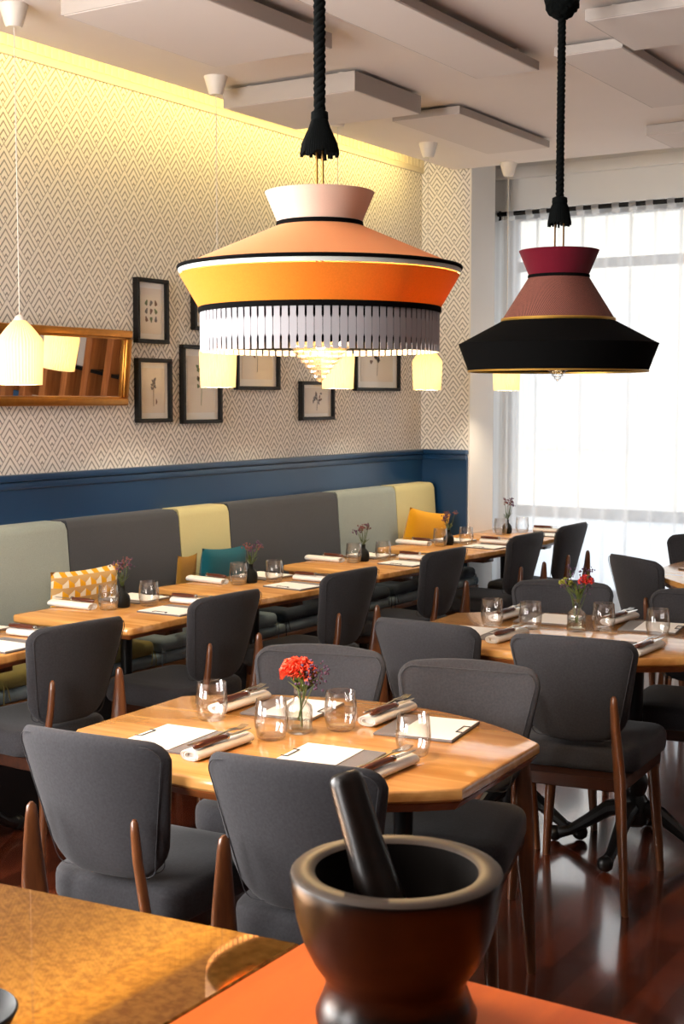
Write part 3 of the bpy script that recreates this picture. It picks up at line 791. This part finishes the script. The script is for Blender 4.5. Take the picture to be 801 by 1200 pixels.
vn = ['bud vase of dried sprigs on the leftmost wall table', 'dark bud vase of dried sprigs in front of the patterned cushion', 'dark bud vase of dried sprigs in front of the teal cushion',
      'dark bud vase of dried sprigs on the fourth wall table', 'dark bud vase of dried sprigs in front of the mustard cushion', 'dark bud vase of sprigs against the white curtain']
for i, (cy, deg, _) in enumerate(wall_tables):
    p = rot2((-.06, .03), R(deg)); dark_vase((WX+p[0], cy+p[1], TZ), vn[i], 20+i, .075 if i < 5 else .10)

def petal_ball(bm, c, r, n, mat, seed):
    random.seed(seed)
    for i in range(n):
        u = random.uniform(-.25, 1); a = random.uniform(0, 2*PI); s = math.sqrt(max(0, 1-u*u)); rr = r*random.uniform(.55, 1)
        d = Vector((s*math.cos(a), s*math.sin(a), u)); p = Vector(c)+Vector((d.x*rr, d.y*rr, d.z*rr*.75))
        t1 = d.orthogonal().normalized(); t1.rotate(Matrix.Rotation(random.uniform(0, PI), 3, d)); t2 = d.cross(t1); w = r*.36
        k = [bm.verts.new(p-d*r*.35), bm.verts.new(p+t1*w*.8+t2*w*.1), bm.verts.new(p+t1*w*.45+d*w*.5+t2*w*.25), bm.verts.new(p+d*w*.35-t2*w*.1), bm.verts.new(p-t1*w*.45+d*w*.5+t2*w*.2), bm.verts.new(p-t1*w*.8)]
        f = bm.faces.new(k); f.material_index = mat
def glass_vase(loc, label):
    t = thing('glass_vase', label, 'vase', loc, 0, 'clear bottle vases')
    bm = BM(); lathe(bm, [(0, .001), (.028, 0), (.032, .004), (.0325, .055), (.030, .066), (.016, .078), (.0125, .086), (.0125, .108), (.016, .114), (.0145, .114), (.011, .107), (.011, .086), (.0145, .077), (.028, .064), (.0303, .055), (.0303, .012), (0, .010)], 36); obj('bottle', bm, M['glass'], t, 60)
    bm = BM(); lathe(bm, [(0, .0105), (.0298, .0125), (.0298, .045), (0, .045)], 32); obj('water', bm, M['water'], t, 60)
    return t
t = glass_vase((-1.812, 2.684, TZ), 'clear bottle vase holding a coral carnation on the front table')
bm = BM(); random.seed(5)
tube(bm, [(.008, 0, .015), (.004, 0, .08), (-.004, .0, .11), (-.004, 0, .135)], .0028, 7, 1)
petal_ball(bm, (-.004, 0, .148), .043, 190, 0, 3)
lathe(bm, [(.003, .118), (.012, .128), (.013, .142)], 10, (-.004, 0, 0), 1)
obj('carnation', bm, [M['coral'], M['stem']], t, 0)
bm = BM(); random.seed(8)
for k in range(9):
    a = random.uniform(-1.2, 1.6); d = random.uniform(.02, .055); zz = random.uniform(.12, .17)
    sprig(bm, (.002*k-.008, .003, .03 if k < 4 else .1), (d*math.cos(a)+.01, d*math.sin(a)*.7, zz), 9, .0035, 0, .011)
leafs(bm, (.012, 0, .105), 22, .06, 2)
obj('greenery', bm, [M['purple'], M['stem'], M['leaf']], t, 60)
t = glass_vase((-1.804, 4.385, TZ), 'clear bottle vase with the red and purple posy on the second table')
bm = BM(); petal_ball(bm, (.035, -.005, .178), .026, 110, 0, 6); petal_ball(bm, (-.04, 0, .165), .024, 70, 1, 7); tube(bm, [(.002, 0, .03), (.01, 0, .1), (.033, -.005, .17)], .002, 6, 2); tube(bm, [(-.002, 0, .03), (-.01, 0, .1), (-.038, 0, .155)], .002, 6, 2)
obj('blooms', bm, [M['red'], M['yellowgreen'], M['stem']], t, 0)
bm = BM(); random.seed(9)
for k in range(11):
    a = random.uniform(0, 2*PI); d = random.uniform(.01, .07)
    sprig(bm, (.001*k-.005, 0, .04 if k < 4 else .1), (d*math.cos(a), d*math.sin(a)*.7, random.uniform(.15, .215)), 9, .0035, 0, .011)
leafs(bm, (0, 0, .115), 18, .055, 2)
obj('greenery', bm, [M['purple'], M['stem'], M['leaf']], t, 60)

# ------------------------------------------------------------------ big rope lamps
def frustum(r0, z0, r1, z1, t=.003, seg=96):
    bm = BM(); n = 6
    o = [(r0+(r1-r0)*i/n, z0+(z1-z0)*i/n) for i in range(n+1)]
    L = math.hypot(r1-r0, z1-z0); nx, nz = (z1-z0)/L, -(r1-r0)/L
    s = -1 if nx > 0 else 1
    inn = [(r+s*nx*t, z+s*nz*t) for r, z in o]
    return lathe(bm, o+inn[::-1], seg, closed=True)
def ring(r, z, h, rr=.004, seg=96):
    bm = BM(); return lathe(bm, [(r-rr, z-h/2), (r+rr*.6, z-h/2), (r+rr, z), (r+rr*.6, z+h/2), (r-rr, z+h/2)], seg, closed=True)
def rope_mesh(z0, z1, rad, turns, strands=3):
    bm = BM(); n = int((z1-z0)/.007)
    for s in range(strands):
        pts = []
        for i in range(n+1):
            a = 2*PI*(turns*i/n+s/strands); pts.append((rad*.5*math.cos(a), rad*.5*math.sin(a), z0+(z1-z0)*i/n))
        tube(bm, pts, rad*.56, 8)
    return bm
def tassel_mesh(z1, L, r0, r1, n=46):
    bm = BM(); lathe(bm, [(r0*.7, z1+.012), (r0*1.1, z1+.008), (r0*1.15, z1-.006), (r0, z1-.012)], 24, cap=True)
    lathe(bm, [(r0*.9, z1-.008), (r0*1.15, z1-L*.25), (r1*.8, z1-L*.65), (r1*.82, z1-L*.9)], 24, cap=True)
    for i in range(n):
        a = 2*PI*i/n; e = random.uniform(.9, 1.06); c, s = math.cos(a), math.sin(a)
        tube(bm, [(r0*.9*c, r0*.9*s, z1-.01), (r0*1.2*c, r0*1.2*s, z1-L*.3), (r1*.9*c, r1*.9*s, z1-L*.7), (r1*c, r1*s, z1-L*e)], r1*.10, 5)
    return bm
def bulb_tiers(prof):
    bm = BM(); lathe(bm, prof, 48); return bm
def warm_point(name, loc, power, radius, col=(1, .66, .3)):
    l = bpy.data.lights.new(name, 'POINT'); l.energy = power; l.shadow_soft_size = radius; l.color = col; l.specular_factor = .1
    o = bpy.data.objects.new(name, l); o.location = loc; COL.objects.link(o); return o

LB = (-1.672, 2.563, 0)
lamp = thing('pendant_lamp', 'large tiered amber and peach fabric lamp hung on a thick black rope', 'lamp', LB, R(-20), 'tiered rope lamps')
obj('collar', frustum(.093, 1.938, .121, 2.004), M['collar_pink'], lamp)
o = obj('collar_ring', ring(.093, 1.934, .012), M['black_fabric'], lamp); 
obj('upper_cone', frustum(.311, 1.838, .092, 1.932), M['peach'], lamp)
obj('rim_ring', ring(.312, 1.838, .008), M['black_fabric'], lamp)
obj('silver_band', frustum(.3125, 1.834, .3105, 1.825, .004), M['silver_trim'], lamp)
obj('amber_band', frustum(.266, 1.748, .309, 1.822), M['amber'], lamp)
obj('waist_ring', ring(.266, 1.746, .012), M['black_fabric'], lamp)
bm = BM(); n = 96
for i in range(n):
    a = 2*PI*i/n
    pitch = 2*PI/n
    def P(da, r, z): return (r*math.cos(a+da), r*math.sin(a+da), z)
    rows = [(1.742, .36), (1.722, .36), (1.716, .47), (1.684, .47), (1.678, .36), (1.654, .36)]
    out = [[P(-w*pitch, .2655, z), P(w*pitch, .2655, z), P(w*pitch, .2635, z), P(-w*pitch, .2635, z)] for z, w in rows]
    loft(bm, out)
obj('slatted_skirt', bm, M['slat'], lamp)
obj('added_gap_liner', frustum(.2615, 1.667, .2615, 1.743, .0015), M['black_fabric'], lamp)  # black liner added behind the slats so their gaps stay dark
bm = BM(); lathe(bm, [(.258, 1.742), (.26, 1.744), (.2645, 1.744), (.2645, 1.737), (.258, 1.737)], 96, closed=True)
for k in range(3):
    a = 2*PI*k/3; tube(bm, [(.03*math.cos(a), .03*math.sin(a), 1.76), (.26*math.cos(a), .26*math.sin(a), 1.741)], .003, 6)
obj('inner_frame', bm, M['black'], lamp)
prof = [(.016, 1.76), (.03, 1.75), (.055, 1.73)]
prof += [(.068, 1.70)]
rr = .068; zz = 1.668
for k in range(7):
    prof += [(rr, zz+.004), (rr+.001, zz), (rr, zz-.004), (rr-.007, zz-.006)]; rr -= .0088; zz -= .0112
prof += [(.004, zz), (0, zz-.002)]
gb = obj('glass_diffuser', bulb_tiers(prof), M['diffuser'], lamp, 60)
bm = BM(); bmesh.ops.create_uvsphere(bm, u_segments=20, v_segments=12, radius=.024, matrix=Matrix.Translation((0, 0, 1.725))); obj('bulb', bm, M['bulb'], gb)
bm = BM()
for s in (-1, 1): tube(bm, [(.011*s, 0, 1.76), (.011*s, 0, 2.10)], .0028, 8)
obj('support_rod', bm, M['brass'], lamp)
obj('rope', rope_mesh(2.165, CZ, .0135, 15), M['rope'], lamp, 60)
random.seed(11); obj('tassel', tassel_mesh(2.17, .085, .017, .040), M['rope'], lamp, 60)
bm = BM(); bmesh.ops.create_icosphere(bm, subdivisions=3, radius=.05, matrix=Matrix.Translation((0, 0, 2.83)))
for v in bm.verts: v.co = Vector((0, 0, 2.83))+(v.co-Vector((0, 0, 2.83)))*random.uniform(.9, 1.08)
obj('pompom', bm, M['rope'], lamp, 60)
warm_point('big_lamp_light', (LB[0], LB[1], 1.685), 22, .012)

LR = (-1.805, 4.195, 0)
lamp = thing('pendant_lamp', 'black conical fabric lamp with burgundy collar, hung on a black rope by the window', 'lamp', LR, 0, 'tiered rope lamps')
obj('collar', frustum(.097, 1.954, .130, 2.033), M['burgundy'], lamp)
obj('collar_ring', ring(.097, 1.950, .010), M['black_fabric'], lamp)
obj('striped_cone', frustum(.182, 1.812, .096, 1.95), M['pinstripe'], lamp)
obj('gold_ring', ring(.183, 1.809, .010), M['gold_trim'], lamp)
obj('black_cone', frustum(.325, 1.73, .183, 1.806), M['black_fabric'], lamp)
obj('black_skirt', frustum(.292, 1.642, .325, 1.731), M['black_fabric'], lamp)
obj('lower_ring', ring(.292, 1.642, .006, .003), M['gold_trim'], lamp)
prof = [(.014, 1.75), (.03, 1.73), (.045, 1.70)]
rr = .046; zz = 1.665
for k in range(6):
    prof += [(rr, zz+.003), (rr+.001, zz), (rr, zz-.003), (rr-.005, zz-.0045)]; rr -= .007; zz -= .009
prof += [(.003, zz), (0, zz-.002)]
gb = obj('glass_diffuser', bulb_tiers(prof), M['diffuser'], lamp, 60)
bm = BM(); bmesh.ops.create_uvsphere(bm, u_segments=20, v_segments=12, radius=.02, matrix=Matrix.Translation((0, 0, 1.70))); obj('bulb', bm, M['bulb'], gb)
bm = BM()
for k in range(3):
    a = 2*PI*k/3; tube(bm, [(.02*math.cos(a), .02*math.sin(a), 1.75), (.18*math.cos(a), .18*math.sin(a), 1.808)], .003, 6)
obj('inner_frame', bm, M['black'], lamp)
bm = BM()
for s in (-1, 1): tube(bm, [(.015*s, 0, 1.75), (.015*s, 0, 2.13)], .003, 8)
obj('support_rod', bm, M['brass'], lamp)
obj('rope', rope_mesh(2.19, 2.84, .0135, 13), M['rope'], lamp, 60)
random.seed(12); obj('tassel', tassel_mesh(2.195, .08, .022, .036), M['rope'], lamp, 60)
bm = BM(); bmesh.ops.create_icosphere(bm, subdivisions=4, radius=.056, matrix=Matrix.Translation((0, 0, 2.825)))
for v in bm.verts: v.co = Vector((0, 0, 2.825))+(v.co-Vector((0, 0, 2.825)))*random.uniform(.9, 1.06)
obj('pompom', bm, M['rope'], lamp, 60)
warm_point('right_lamp_light', (LR[0], LR[1], 1.69), 6, .01)

# ------------------------------------------------------------------ ribbed porcelain pendants
def make_pendant():
    t = thing('porcelain_pendant', 'x', 'lamp', group='ribbed white porcelain pendants')
    bm = BM(); seg = 132; prof = [(.0715, 0), (.0715, .004), (.0775, .145), (.074, .158), (.045, .195), (.02, .222)]
    inn = [(.017, .219), (.042, .191), (.070, .154), (.0735, .143), (.0675, .004), (.0675, 0)]
    rings = []
    for i, (r, z) in enumerate(prof+inn):
        rib = .0024 if i < len(prof) else 0
        rings.append([bm.verts.new(((r+(rib if k % 3 == 0 else -rib*.5))*math.cos(2*PI*k/seg), (r+(rib if k % 3 == 0 else -rib*.5))*math.sin(2*PI*k/seg), z)) for k in range(seg)])
    for a, b in zip(rings, rings[1:]+rings[:1]):
        for k in range(seg): bm.faces.new((a[k], a[(k+1) % seg], b[(k+1) % seg], b[k]))
    obj('ribbed_shade', bm, M['porcelain'], t, 50)
    bm = BM(); lathe(bm, [(.021, .219), (.0205, .226), (.012, .238), (.004, .242), (0, .242)], 24); obj('cap', bm, M['white_plastic'], t, 60)
    bm = BM(); tube(bm, [(0, 0, .24), (0, 0, CZ-1.60-.05)], .0022, 6); obj('cord', bm, M['cord'], t, 60)
    bm = BM(); lathe(bm, [(.0, CZ-1.60-.075), (.026, CZ-1.60-.075), (.03, CZ-1.60-.068), (.049, CZ-1.60-.004), (.049, CZ-1.60), (0, CZ-1.60)], 32); obj('ceiling_rose', bm, M['white_plastic'], t, 60)
    bm = BM(); bmesh.ops.create_uvsphere(bm, u_segments=16, v_segments=10, radius=.028, matrix=Matrix.Translation((0, 0, .11))); obj('bulb', bm, M['bulb'], t)
    return t
pend = [((-3.475, 3.43), 'ribbed glowing pendant at the left edge in front of the mirror'), ((-3.527, 4.62), 'ribbed glowing pendant behind the amber lamp, left of its glass bulb'),
        ((-3.46, 5.457), 'ribbed glowing pendant right behind the amber lamp glass bulb'), ((-3.49, 6.388), 'ribbed glowing pendant seen between the two big rope lamps'),
        ((-3.39, 7.15), 'ribbed glowing pendant low against the curtain behind the black lamp')]
for i, ((x, y), lab) in enumerate(pend):
    put('pendant', make_pendant, (x, y, 1.60), 0, lab)
    warm_point('pendant_light', (x, y, 1.655), 11, .02, (1, .83, .60))

# ------------------------------------------------------------------ pictures and mirror on the wall
def picture(y0, y1, z0, z1, art, label, fw=.018):
    t = thing('framed_print', label, 'picture', (WL, (y0+y1)/2, (z0+z1)/2), R(90), 'framed botanical prints')
    w, h = (y1-y0)/2, (z1-z0)/2     # local x along the wall, local -y out of the wall
    bm = BM()
    for (a, b, c, d) in ((-w, w, -h, -h+fw), (-w, w, h-fw, h), (-w, -w+fw, -h+fw, h-fw), (w-fw, w, -h+fw, h-fw)): box(bm, a, b, -.03, -.001, c, d, .002, 1)
    obj('frame', bm, M['black'], t)
    bm = BM(); box(bm, -w+fw, w-fw, -.012, -.002, -h+fw, h-fw); obj('mat_board', bm, M['mat_board'], t)
    iw, ih = (w-fw)*.78, (h-fw)*.80
    bm = BM(); box(bm, -iw, iw, -.0135, -.0125, -ih, ih)
    def blob(cx, cz, rx, rz, m, ang=0, n=10):
        vs = []
        for k in range(n):
            a = 2*PI*k/n; q = 1+.25*math.sin(3*a+cx*90); p = rot2((rx*q*math.cos(a), rz*q*math.sin(a)), ang); vs.append((cx+p[0], cz+p[1]))
        loft(bm, [[(x, yy, z) for x, z in vs] for yy in (-.0136, -.0142)], True, m)
    def stemline(pts, m): tube(bm, [(x, -.0139, z) for x, z in pts], .0012, 4, m)
    random.seed(int(y0*100))
    if art == 'grid':
        for i in range(3):
            for j in range(3):
                cx, cz = (i-1)*iw*.45, (.35-j*.36)*ih
                blob(cx, cz, iw*.12, ih*.13, 1+(i+j) % 3, random.uniform(-.6, .6)); stemline([(cx, cz-ih*.12), (cx, cz)], 3)
    elif art == 'bird':
        stemline([(0, -.7*ih), (.01*iw, -.1*ih), (0, .45*ih)], 3)
        for k in range(6): blob(random.uniform(-.2, .2)*iw, (.1+.08*k)*ih, iw*.12, ih*.07, 2, random.uniform(-1, 1))
        blob(.02, -.5*ih, iw*.06, ih*.12, 3)
    else:
        m = 1 if art == 'green' else 2
        stemline([(0, -.75*ih), (.05*iw, 0), (0, .6*ih)], m)
        for k in range(16): blob(random.uniform(-.38, .38)*iw, random.uniform(-.2, .65)*ih, iw*.09, ih*.08, m if k % 4 else 3, random.uniform(-1.5, 1.5))
    obj('print', bm, [M['print_paper'], M['ink_green'], M['ink_grey'], M['ink_brown']], t, 0)
picture(4.650, 4.870, 1.800, 2.087, 'grid', 'black framed print of nine small specimens, upper of the pair by the mirror')
picture(4.652, 4.888, 1.446, 1.733, 'bird', 'black framed slender specimen print, lower of the pair by the mirror')
picture(4.968, 5.264, 1.437, 1.803, 'green', 'black framed green plant print partly behind a glowing pendant')
picture(5.055, 5.290, 1.873, 2.10, 'grey', 'small black framed print mostly hidden behind the amber lamp')
picture(5.385, 5.752, 1.597, 1.98, 'grey', 'black framed grey plant print under the amber lamp left of its bulb')
picture(5.950, 6.269, 1.440, 1.645, 'grey', 'lowest black framed print, hanging under the amber lamp bulb')
picture(6.490, 6.985, 1.598, 1.98, 'grey', 'rightmost black framed print, partly behind the amber lamp')

t = thing('wall_mirror', 'gilt framed wide mirror tilted forward on the patterned wall', 'mirror', (WL+.012, 3.99, 1.525), R(90))
t.rotation_euler = (R(5.5), 0, R(90))
w, h, fw = .578, .325, .034
bm = BM()
for (a, b, c, d) in ((-w, w, 0, fw), (-w, w, h-fw, h), (-w, -w+fw, fw, h-fw), (w-fw, w, fw, h-fw)): box(bm, a, b, -.032, 0, c, d, .007, 3)
for (a, b, c, d) in ((-w+fw-.003, w-fw+.003, fw-.003, fw+.006), (-w+fw-.003, w-fw+.003, h-fw-.006, h-fw+.003), (-w+fw-.003, -w+fw+.006, fw, h-fw), (w-fw-.006, w-fw+.003, fw, h-fw)): box(bm, a, b, -.022, -.004, c, d, .003, 2)
obj('frame', bm, M['gilt'], t)
bm = BM(); box(bm, -w+fw, w-fw, -.012, -.006, fw, h-fw); obj('mirror_glass', bm, M['mirror'], t)

# ------------------------------------------------------------------ curtain
ct = thing('sheer_curtain', 'white sheer tab-top curtain across the whole window', 'curtain', (0, 7.84, 0))
bm = BM(); zs = [2.66, 2.4, 1.8, 1.2, .6, .03]; n = 900; x0, x1 = -3.86, 2.3
V = []
for z in zs:
    row = []
    for i in range(n+1):
        x = x0+(x1-x0)*i/n; k = (2.66-z)/2.63
        y = .020*math.sin(x*46+1.7*math.sin(x*3.1))*(.6+.5*k)+.018*math.sin(x*19+2.*math.sin(x*1.7)+.6*k)+.008*math.sin(x*83)*(1-k*.6)
        row.append(bm.verts.new((x, y, z)))
    V.append(row)
for a, b in zip(V, V[1:]):
    for i in range(n): bm.faces.new((a[i], a[i+1], b[i+1], b[i]))
obj('cloth', bm, M['sheer'], ct, 180)
x = x0+.03; tabn = 0
while x < x1-.05:
    bm = BM(); pts = [(.0185*math.cos(a), 2.70+.0185*math.sin(a)) for a in [R(-60+30*k) for k in range(11)]]
    prof2 = [(-.004, 2.655)]+[(p[0], p[1]) for p in pts][::-1]+[(.004, 2.655)]
    A = [bm.verts.new((x, yy, z)) for yy, z in prof2]; B = [bm.verts.new((x+.045, yy, z)) for yy, z in prof2]
    for i in range(len(A)-1): bm.faces.new((A[i], A[i+1], B[i+1], B[i]))
    obj('tab', bm, M['sheer'], ct, 60)
    x += .112+.018*math.sin(tabn*2.3); tabn += 1
rod = thing('curtain_rod', 'black curtain rod with a round finial above the window', 'rod', (0, 7.84, 2.70))
bm = BM(); tube(bm, [(-3.86, 0, 0), (2.32, 0, 0)], .014, 14); obj('pole', bm, M['black'], rod, 60)
for xx in (-3.875, 2.335):
    bm = BM(); bmesh.ops.create_uvsphere(bm, u_segments=16, v_segments=10, radius=.024, matrix=Matrix.Translation((xx, 0, 0))); obj('finial', bm, M['black'], rod)
for xx in (-3.848, 2.31):
    bm = BM(); box(bm, xx-.01, xx+.01, 0, .139, -.012, .012, .003); box(bm, xx-.02, xx+.02, .128, .139, -.04, .04, .003); obj('bracket', bm, M['black'], rod)

# ------------------------------------------------------------------ bar counter, mortar
CT = .95
ctr = thing('bar_counter', 'orange wooden counter top in the foreground under the mortar', 'counter', (0, .78, 0))
bm = BM(); box(bm, -.82, 1.1, -.42, .45, CT-.035, CT, .003, 2); obj('worktop', bm, M['counter_wood'], ctr)
bm = BM(); box(bm, -.79, 1.08, -.39, .41, 0, CT-.035, .003, 1); obj('body', bm, M['counter_body'], ctr)
bm = BM(); ob = thing('side_counter', 'glossy mottled bronze counter top at the bottom left, mirroring the wall', 'counter', (0, 0, 0))
pts = [(-.823, 1.218), (-2.30, 1.076), (-2.30, .30), (-.823, .30)]
slab(bm, pts, [(.002, CT-.03), (0, CT-.028), (0, CT-.003), (.002, CT-.001)]); obj('worktop', bm, M['copper'], ob)
bm = BM(); slab(bm, inset_poly(pts, .03), [(0, 0), (0, CT-.03)]); obj('body', bm, M['counter_body'], ob)

mx, my = -.636, 1.108
mo = thing('mortar', 'dark turned wooden mortar standing on the orange counter', 'mortar', (mx, my, CT))
bm = BM(); lathe(bm, [(0, 0), (.070, 0), (.077, .004), (.078, .012), (.072, .026), (.067, .040), (.070, .050), (.080, .064), (.090, .085), (.097, .110), (.101, .135), (.1025, .147), (.1015, .150)], 72); obj('bowl', bm, M['mortar'], mo, 60)
bm = BM(); lathe(bm, [(.1015, .150), (.0985, .1528), (.082, .1528), (.0785, .150)], 72); obj('rim', bm, M['mortar_rim'], mo, 60)
bm = BM(); lathe(bm, [(.0785, .150), (.076, .13), (.066, .09), (.045, .062), (.0, .052)], 72); obj('hollow', bm, M['mortar_in'], mo, 60)
pe = thing('pestle', 'dark wooden pestle leaning out of the mortar', 'pestle', (-.622, 1.086, CT+.077))
tip = Vector((-.700+.622, 1.116-1.086, 1.183-(CT+.077)))
L = tip.length; q = tip.normalized().to_track_quat('Z', 'Y')
bm = BM(); lathe(bm, [(0, 0), (.012, .002), (.020, .010), (.0235, .026), (.0235, .045), (.021, .075), (.0185, .11), (.0175, L-.012), (.0165, L-.004), (.013, L), (0, L)], 40)
bmesh.ops.rotate(bm, verts=bm.verts, cent=(0, 0, 0), matrix=q.to_matrix()); obj('shaft', bm, M['mortar'], pe, 60)
# dark bowl peeking in at the lower left corner
bw = thing('dark_bowl', 'small dark glazed bowl cut off at the bottom left corner', 'bowl', (-.958, .846, CT-.001))
bm = BM(); lathe(bm, [(0, 0), (.03, 0), (.032, .004), (.052, .022), (.058, .034), (.056, .036), (.048, .024), (.028, .008), (0, .006)], 40); obj('body', bm, M['vase_dark'], bw, 60)

# ------------------------------------------------------------------ slatted shelf seen in the mirror
sh = thing('slatted_shelf', 'tall wooden shelf of upright boards, seen only in the mirror', 'shelf', (-.55, 7.55, 0))
for i in range(13):
    bm = BM(); x = -1.2+i*.2; box(bm, x-.03, x+.03, -.15, .15, 0, 2.1, .004); obj('upright_board', bm, M['screen_wood'], sh)
bm = BM(); box(bm, -1.24, 1.24, .15, .17, 0, 2.1); obj('back_board', bm, M['black'], sh)
for z in (.06, .62, 1.2):
    bm = BM(); box(bm, -1.2, 1.2, -.13, .15, z, z+.025); obj('shelf_board', bm, M['black'], sh)
for k, (i, m, lab) in enumerate(((3, 'book_w', 'white'), (4, 'book_r', 'red'), (5, 'book_w', 'pale'), (6, 'book_b', 'blue'), (8, 'book_w', 'cream'))):
    for zlev in (.6455, 1.2255):
        bt = thing('book', '%s book on the %s board of the slatted shelf' % (lab, 'upper' if zlev > 1 else 'lower'), 'book', (-.55-1.2+i*.2+.1, 7.48, zlev), 0, 'books on the slatted shelf')
        bm = BM(); box(bm, -.05, .05, -.018, .018, 0, .28, .002, 1); obj('cover', bm, M[m], bt)
        bm = BM(); box(bm, -.046, .051, -.015, .015, .004, .276); obj('pages', bm, M['paper'], bt)

# ------------------------------------------------------------------ light
W = bpy.data.worlds.new('sky'); S.world = W; W.use_nodes = True
nt = W.node_tree; bg = nt.nodes['Background']; bg.inputs[0].default_value = (.93, .97, 1.0, 1); bg.inputs[1].default_value = 2.1

def area(name, loc, rot, sx, sy, power, col):
    l = bpy.data.lights.new(name, 'AREA'); l.shape = 'RECTANGLE'; l.size = sx; l.size_y = sy; l.energy = power; l.color = col
    o = bpy.data.objects.new(name, l); o.location = loc; o.rotation_euler = rot; COL.objects.link(o); return o
def portal(name, loc, rot, sx, sy):
    o = area(name, loc, rot, sx, sy, 1, (1, 1, 1)); o.data.cycles.is_portal = True; return o
portal('front_window_portal', (-.81, 8.2, 1.52), (R(-90), 0, 0), 6.0, 2.44)
# daylight through the rear window (low sky brightness behind the viewer)
area('rear_daylight', ((bx0+bx1)/2, YB-.25, 1.8), (R(90), 0, 0), 1.5, 1.6, 135, (1, .97, .95))
area('side_daylight', (-4.25, (ly0+ly1)/2, 1.72), (0, R(-90), 0), 1.5, 1.9, 210, (1, .97, .94))
# cove strip: yellow LED tape along the slab edge
cv = area('cove_strip_light', (-3.772, 3.0, 2.94), (0, R(-90), 0), .02, 5.0, 16, (1, .72, .20))
cv.location = (-3.772, 3.9, 2.925); cv.rotation_euler = (0, R(62), 0); cv.data.size = .02; cv.data.size_y = 6.2

# ------------------------------------------------------------------ camera and render look
cam = bpy.data.cameras.new('camera'); co = bpy.data.objects.new('camera', cam); COL.objects.link(co)
co.location = (0, 0, 1.55); co.rotation_euler = (R(90)-math.atan(132/1600), 0, R(32.2))
cam.sensor_fit = 'VERTICAL'; cam.sensor_height = 36; cam.lens = 1600/1200*36
cam.dof.use_dof = True; cam.dof.focus_distance = 3.6; cam.dof.aperture_fstop = 16
cam.clip_start = .05
S.camera = co
vs = S.view_settings; vs.view_transform = 'Standard'; vs.look = 'None'; vs.gamma = 1; vs.use_curve_mapping = False; vs.exposure = .45
S.cycles.use_denoising = True
S.cycles.max_bounces = 8; S.cycles.transparent_max_bounces = 24; S.cycles.sample_clamp_indirect = 6
